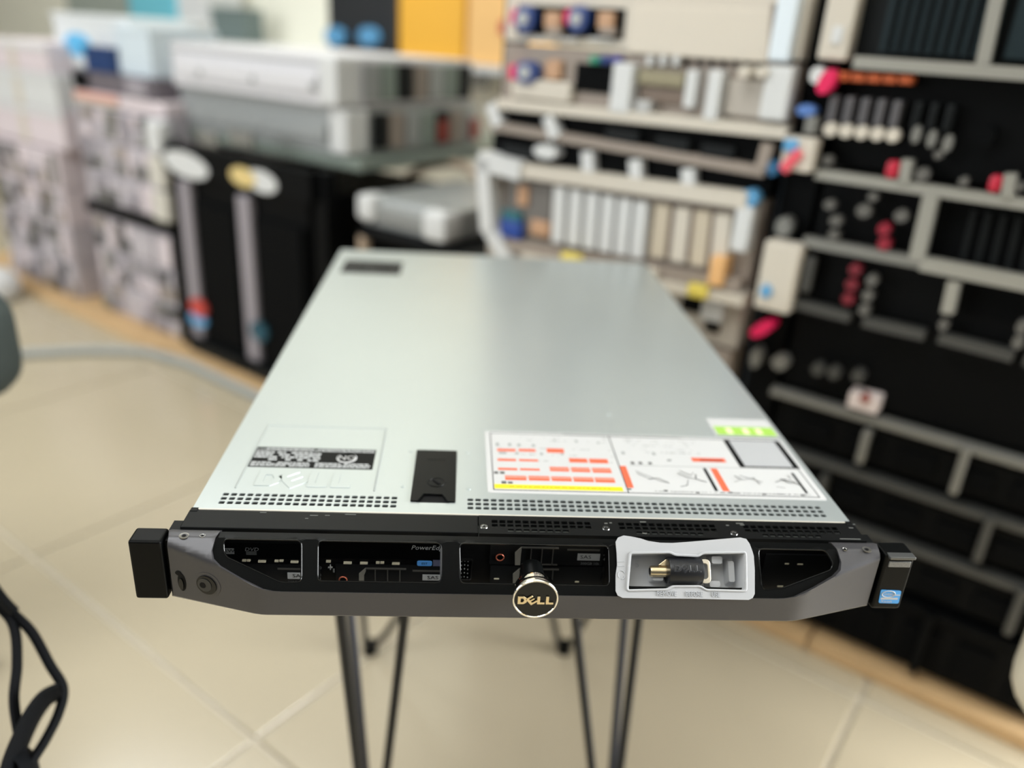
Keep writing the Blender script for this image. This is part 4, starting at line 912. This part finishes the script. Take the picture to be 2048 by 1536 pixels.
t = unit('violet_grey_chassis', 'dim violet grey chassis on top of the stack beside the silver servers', .651, .70, mat('chassis_violet_grey', (104, 98, 104), .5), .5, .57, .96, .07); t.box('front_door', LAV, .84, .93, .06, .071, .655, .697, .004); t.box('dark_corner', RVD, .572, .64, .062, .071, .655, .697)
# far-left column
for k in range(4): mottled('pale_chassis', 'pinkish pale chassis with ports at the left edge, ' + ordn[k] + ' from the bottom', .02, .46, .023 + k * .112, .132 + k * .112, 40 + k, PINK if k > 1 else MOT, .04)
for k, (ua, ub, wa, wb, m, lbl) in enumerate(((.02, .50, .474, .58, PINK, 'pale pinkish carton low in the pile at the left edge'), (.04, .49, .581, .68, CREAMW, 'white carton in the middle of the pile at the left edge'), (.06, .47, .681, .76, PINK, 'pale carton on top of the pile at the left edge'))):
    t = RT('carton', lbl, 'box', (ua + ub) / 2, .3, wa); t.box('body', m, ua, ub, .05, .5, wa, wb, .004); t.box('tape', CREAM, (ua + ub) / 2 - .02, (ua + ub) / 2 + .02, .047, .052, wa, wb); t.box('flap', CREAMW, ua, ub, .045, .06, wb - .02, wb - .003, .003)
t = RT('white_bag', 'white rounded bag on the floor at the left edge', 'bag', .22, -.08, .0)
t.mb(MB().lathe([(.02, .0), (.075, .005), (.09, .04), (.08, .075), (.05, .095), (.02, .1)], (.22, -.12, .0), n=20), 'body', CREAMW, smooth=True); t.box('knot', CREAMW, .205, .235, -.135, -.105, .095, .118, .008)
# small packages on top of the left stack
def pack(name, label, cat, x0, y0, x1, y1, V, d, m, w0=None, extra=()):
    a = rect(x0, y0, x1, y1, V); wb = a[2] if w0 is None else w0
    t = RT(name, label, cat, (a[0] + a[1]) / 2, V + d / 2, wb); t.box('body', m, a[0], a[1], V, V + d, wb, a[3], .004)
    t.box('lid_edge', m, a[0] - .002, a[1] + .002, V - .003, V + d, a[3] - .012, a[3] + .001, .002)
    for nm, mm, q, ov in extra: (oval if ov else RT.px)(t, nm, mm, *q, V, .005)
    return t
PALEB = mat('carton_pale_blue', (208, 220, 228), .5)
pack('white_package', 'white package with a sky blue disc and a navy wedge, on the left stack', 'box', 112, 30, 262, 140, .12, .25, mat('carton_white', (222, 226, 228), .5), .701, (('sky_disc', mat('disc_sky', (96, 186, 236), .5), (132, 66, 182, 112), True),))
pack('navy_wedge', 'dark navy wedge-shaped package leaning on the left stack', 'box', 168, 94, 222, 134, .08, .03, mat('wedge_navy', (22, 54, 104), .5), .701)
pack('pale_blue_package', 'pale blue-white package beside the long silver servers', 'box', 232, 55, 300, 150, .10, .2, PALEB, .701)
sh = RT('wall_shelf', 'white wall shelf holding cartons behind the silver servers', 'shelf', 1.0, 1.18, .74); sh.box('board', CREAMW, -.6, 1.95, 1.02, 1.348, .742, .765, .003)
for uu in (-.4, .3, 1.0, 1.7): sh.box('bracket', RAILM, uu, uu + .02, 1.1, 1.348, .68, .742)
pack('teal_box', 'teal box on the wall shelf above the white servers', 'box', 258, -40, 346, 54, 1.1, .18, mat('box_teal', (110, 190, 208), .5), .766)
pack('white_carton', 'white carton on the wall shelf right of the teal box', 'box', 350, -50, 412, 60, 1.12, .18, CREAMW, .766)
pack('grey_box', 'small dark grey box on the wall shelf in front of the bare wall', 'box', 414, 16, 486, 60, 1.14, .1, mat('box_slate', (108, 122, 120), .5), .766)
pack('green_grey_box', 'dull green grey box on the wall shelf, left of the teal box', 'box', 130, -60, 252, 36, 1.12, .15, mat('box_sage', (150, 158, 150), .5), .766)
bb = pack('black_box', 'tall black box on the wall shelf left of the yellow ones', 'box', 655, -90, 792, 78, 1.06, .2, mat('box_charcoal', (34, 36, 38), .45), .766)
for x in (675, 742): oval(bb, 'blue_foot', SKY, x - 18, 54, x + 18, 92, 1.05, .02)
pack('yellow_box', 'tall golden yellow box on the wall shelf', 'box', 798, -90, 930, 100, 1.07, .2, mat('box_yellow', (240, 180, 62), .5), .766)
pack('amber_box', 'light amber box on the wall shelf beside the middle rack', 'box', 936, -90, 1046, 134, 1.06, .2, mat('box_amber', (238, 190, 122), .5), .766, (('red_mark', RED, (1000, 40, 1014, 70), True),))

# ---- things near the edges of the picture
# dark rounded chair back at the left edge
p = CAM + ray(30, 715).normalized() * 1.15; zb = (CAM + ray(14, 836).normalized() * 1.12).z; zt = (CAM + ray(14, 540).normalized() * 1.2).z
T = thing('swivel_chair', 'dark green-grey padded chair back at the left edge', 'chair', (p.x - .2, p.y, 0))
CH = mat('chair_fabric', (58, 66, 64), .8)
MB().box(-.2, .2, -.05, .05, zb, zt).build('backrest', CH, T, bevel=.045, seg=5); MB().box(-.22, .14, -.16, -.02, zb - .02, zb + .03).build('seat', CH, T, bevel=.015)
MB().tube([(-.03, -.09, .05), (-.03, -.09, zb)], .02, 10).build('column', RBLK, T, smooth=True)
for k in range(4):
    a = k * math.pi / 2 + .4; MB().tube([(-.03, -.09, .06), (-.03 + .15 * math.cos(a), -.09 + .15 * math.sin(a), .012)], .012, 8).build('leg', RBLK, T)
# black backpack with loose straps at lower left
STR = mat('strap_black', (9, 11, 14), .75, noise=.3, nscale=300, spec=.15)
BC = onz(-60, 1560, 0) + Vector((-.14, -.1, 0))
T = thing('backpack', 'black backpack at the lower left with loose webbing straps', 'bag', BC)
MB().box(-.15, .12, -.10, .10, 0, .34).build('body', STR, T, bevel=.05, seg=4)
def strap(pts, dd, r, fl):
    P = [CAM + ray(x, y).normalized() * d for (x, y), d in zip(pts, dd)]
    # smooth the path
    Q = []
    for i in range(len(P) - 1):
        p0, p1, p2, p3 = P[max(i - 1, 0)], P[i], P[i + 1], P[min(i + 2, len(P) - 1)]
        for k in range(6):
            t = k / 6; Q.append(.5 * ((2 * p1) + (p2 - p0) * t + (2 * p0 - 5 * p1 + 4 * p2 - p3) * t * t + (3 * p1 - p0 - 3 * p2 + p3) * t ** 3))
    Q.append(P[-1]); return MB().tube([q - BC for q in Q], r, 8, flat=fl).build('strap', STR, T, smooth=True)
D = .80
strap(((-60, 1150), (0, 1205), (36, 1236), (66, 1268), (100, 1330), (126, 1376), (118, 1424), (92, 1478), (60, 1530), (40, 1580)), [D] * 10, .0065, .004)
strap(((-40, 1190), (10, 1225), (30, 1262), (34, 1330), (28, 1400), (38, 1470), (52, 1540), (58, 1590)), [D] * 8, .0065, .004)
strap(((122, 1382), (92, 1396), (66, 1430), (44, 1475), (26, 1520), (10, 1580)), [D] * 6, .024, .006)
strap(((-40, 1140), (0, 1196), (28, 1226)), [D] * 3, .018, .005)
strap(((26, 1500), (52, 1520), (62, 1560)), [D] * 3, .02, .005)
# pale chair edge at the right
P1 = onz(2110, 1470, 0); 
T = thing('plastic_chair', 'cream plastic chair shell just entering at the right edge', 'chair', (P1.x + .06, P1.y, 0))
dR = .95; q = CAM + ray(2036, 1300).normalized() * dR
cxp = q - Vector((P1.x + .06, P1.y, 0))
CRM = mat('shell_cream', (214, 206, 186), .4)
MB().box(cxp.x, cxp.x + .36, cxp.y - .34, cxp.y + .03, cxp.z - .075, cxp.z + .075).build('shell', CRM, T, bevel=.05, seg=6)
for dx in (.08, .30):
    for dy in (-.28, -.04): MB().tube([(cxp.x + dx, cxp.y + dy, cxp.z - .07), (cxp.x + dx, cxp.y + dy, 0)], .012, 8).build('leg', CRM, T, smooth=True)

for o in bpy.data.objects:      # flat fine print: too small to pick apart
    if o.name.split('.')[0] in ('icon_marks', 'caption_marks', 'fine_print', 'line_diagram', 'yellow_strip_print', 'bare_metal_chip', 'scratch', 'printed_border', 'pale_print', 'bar_divider'): o['kind'] = 'stuff'
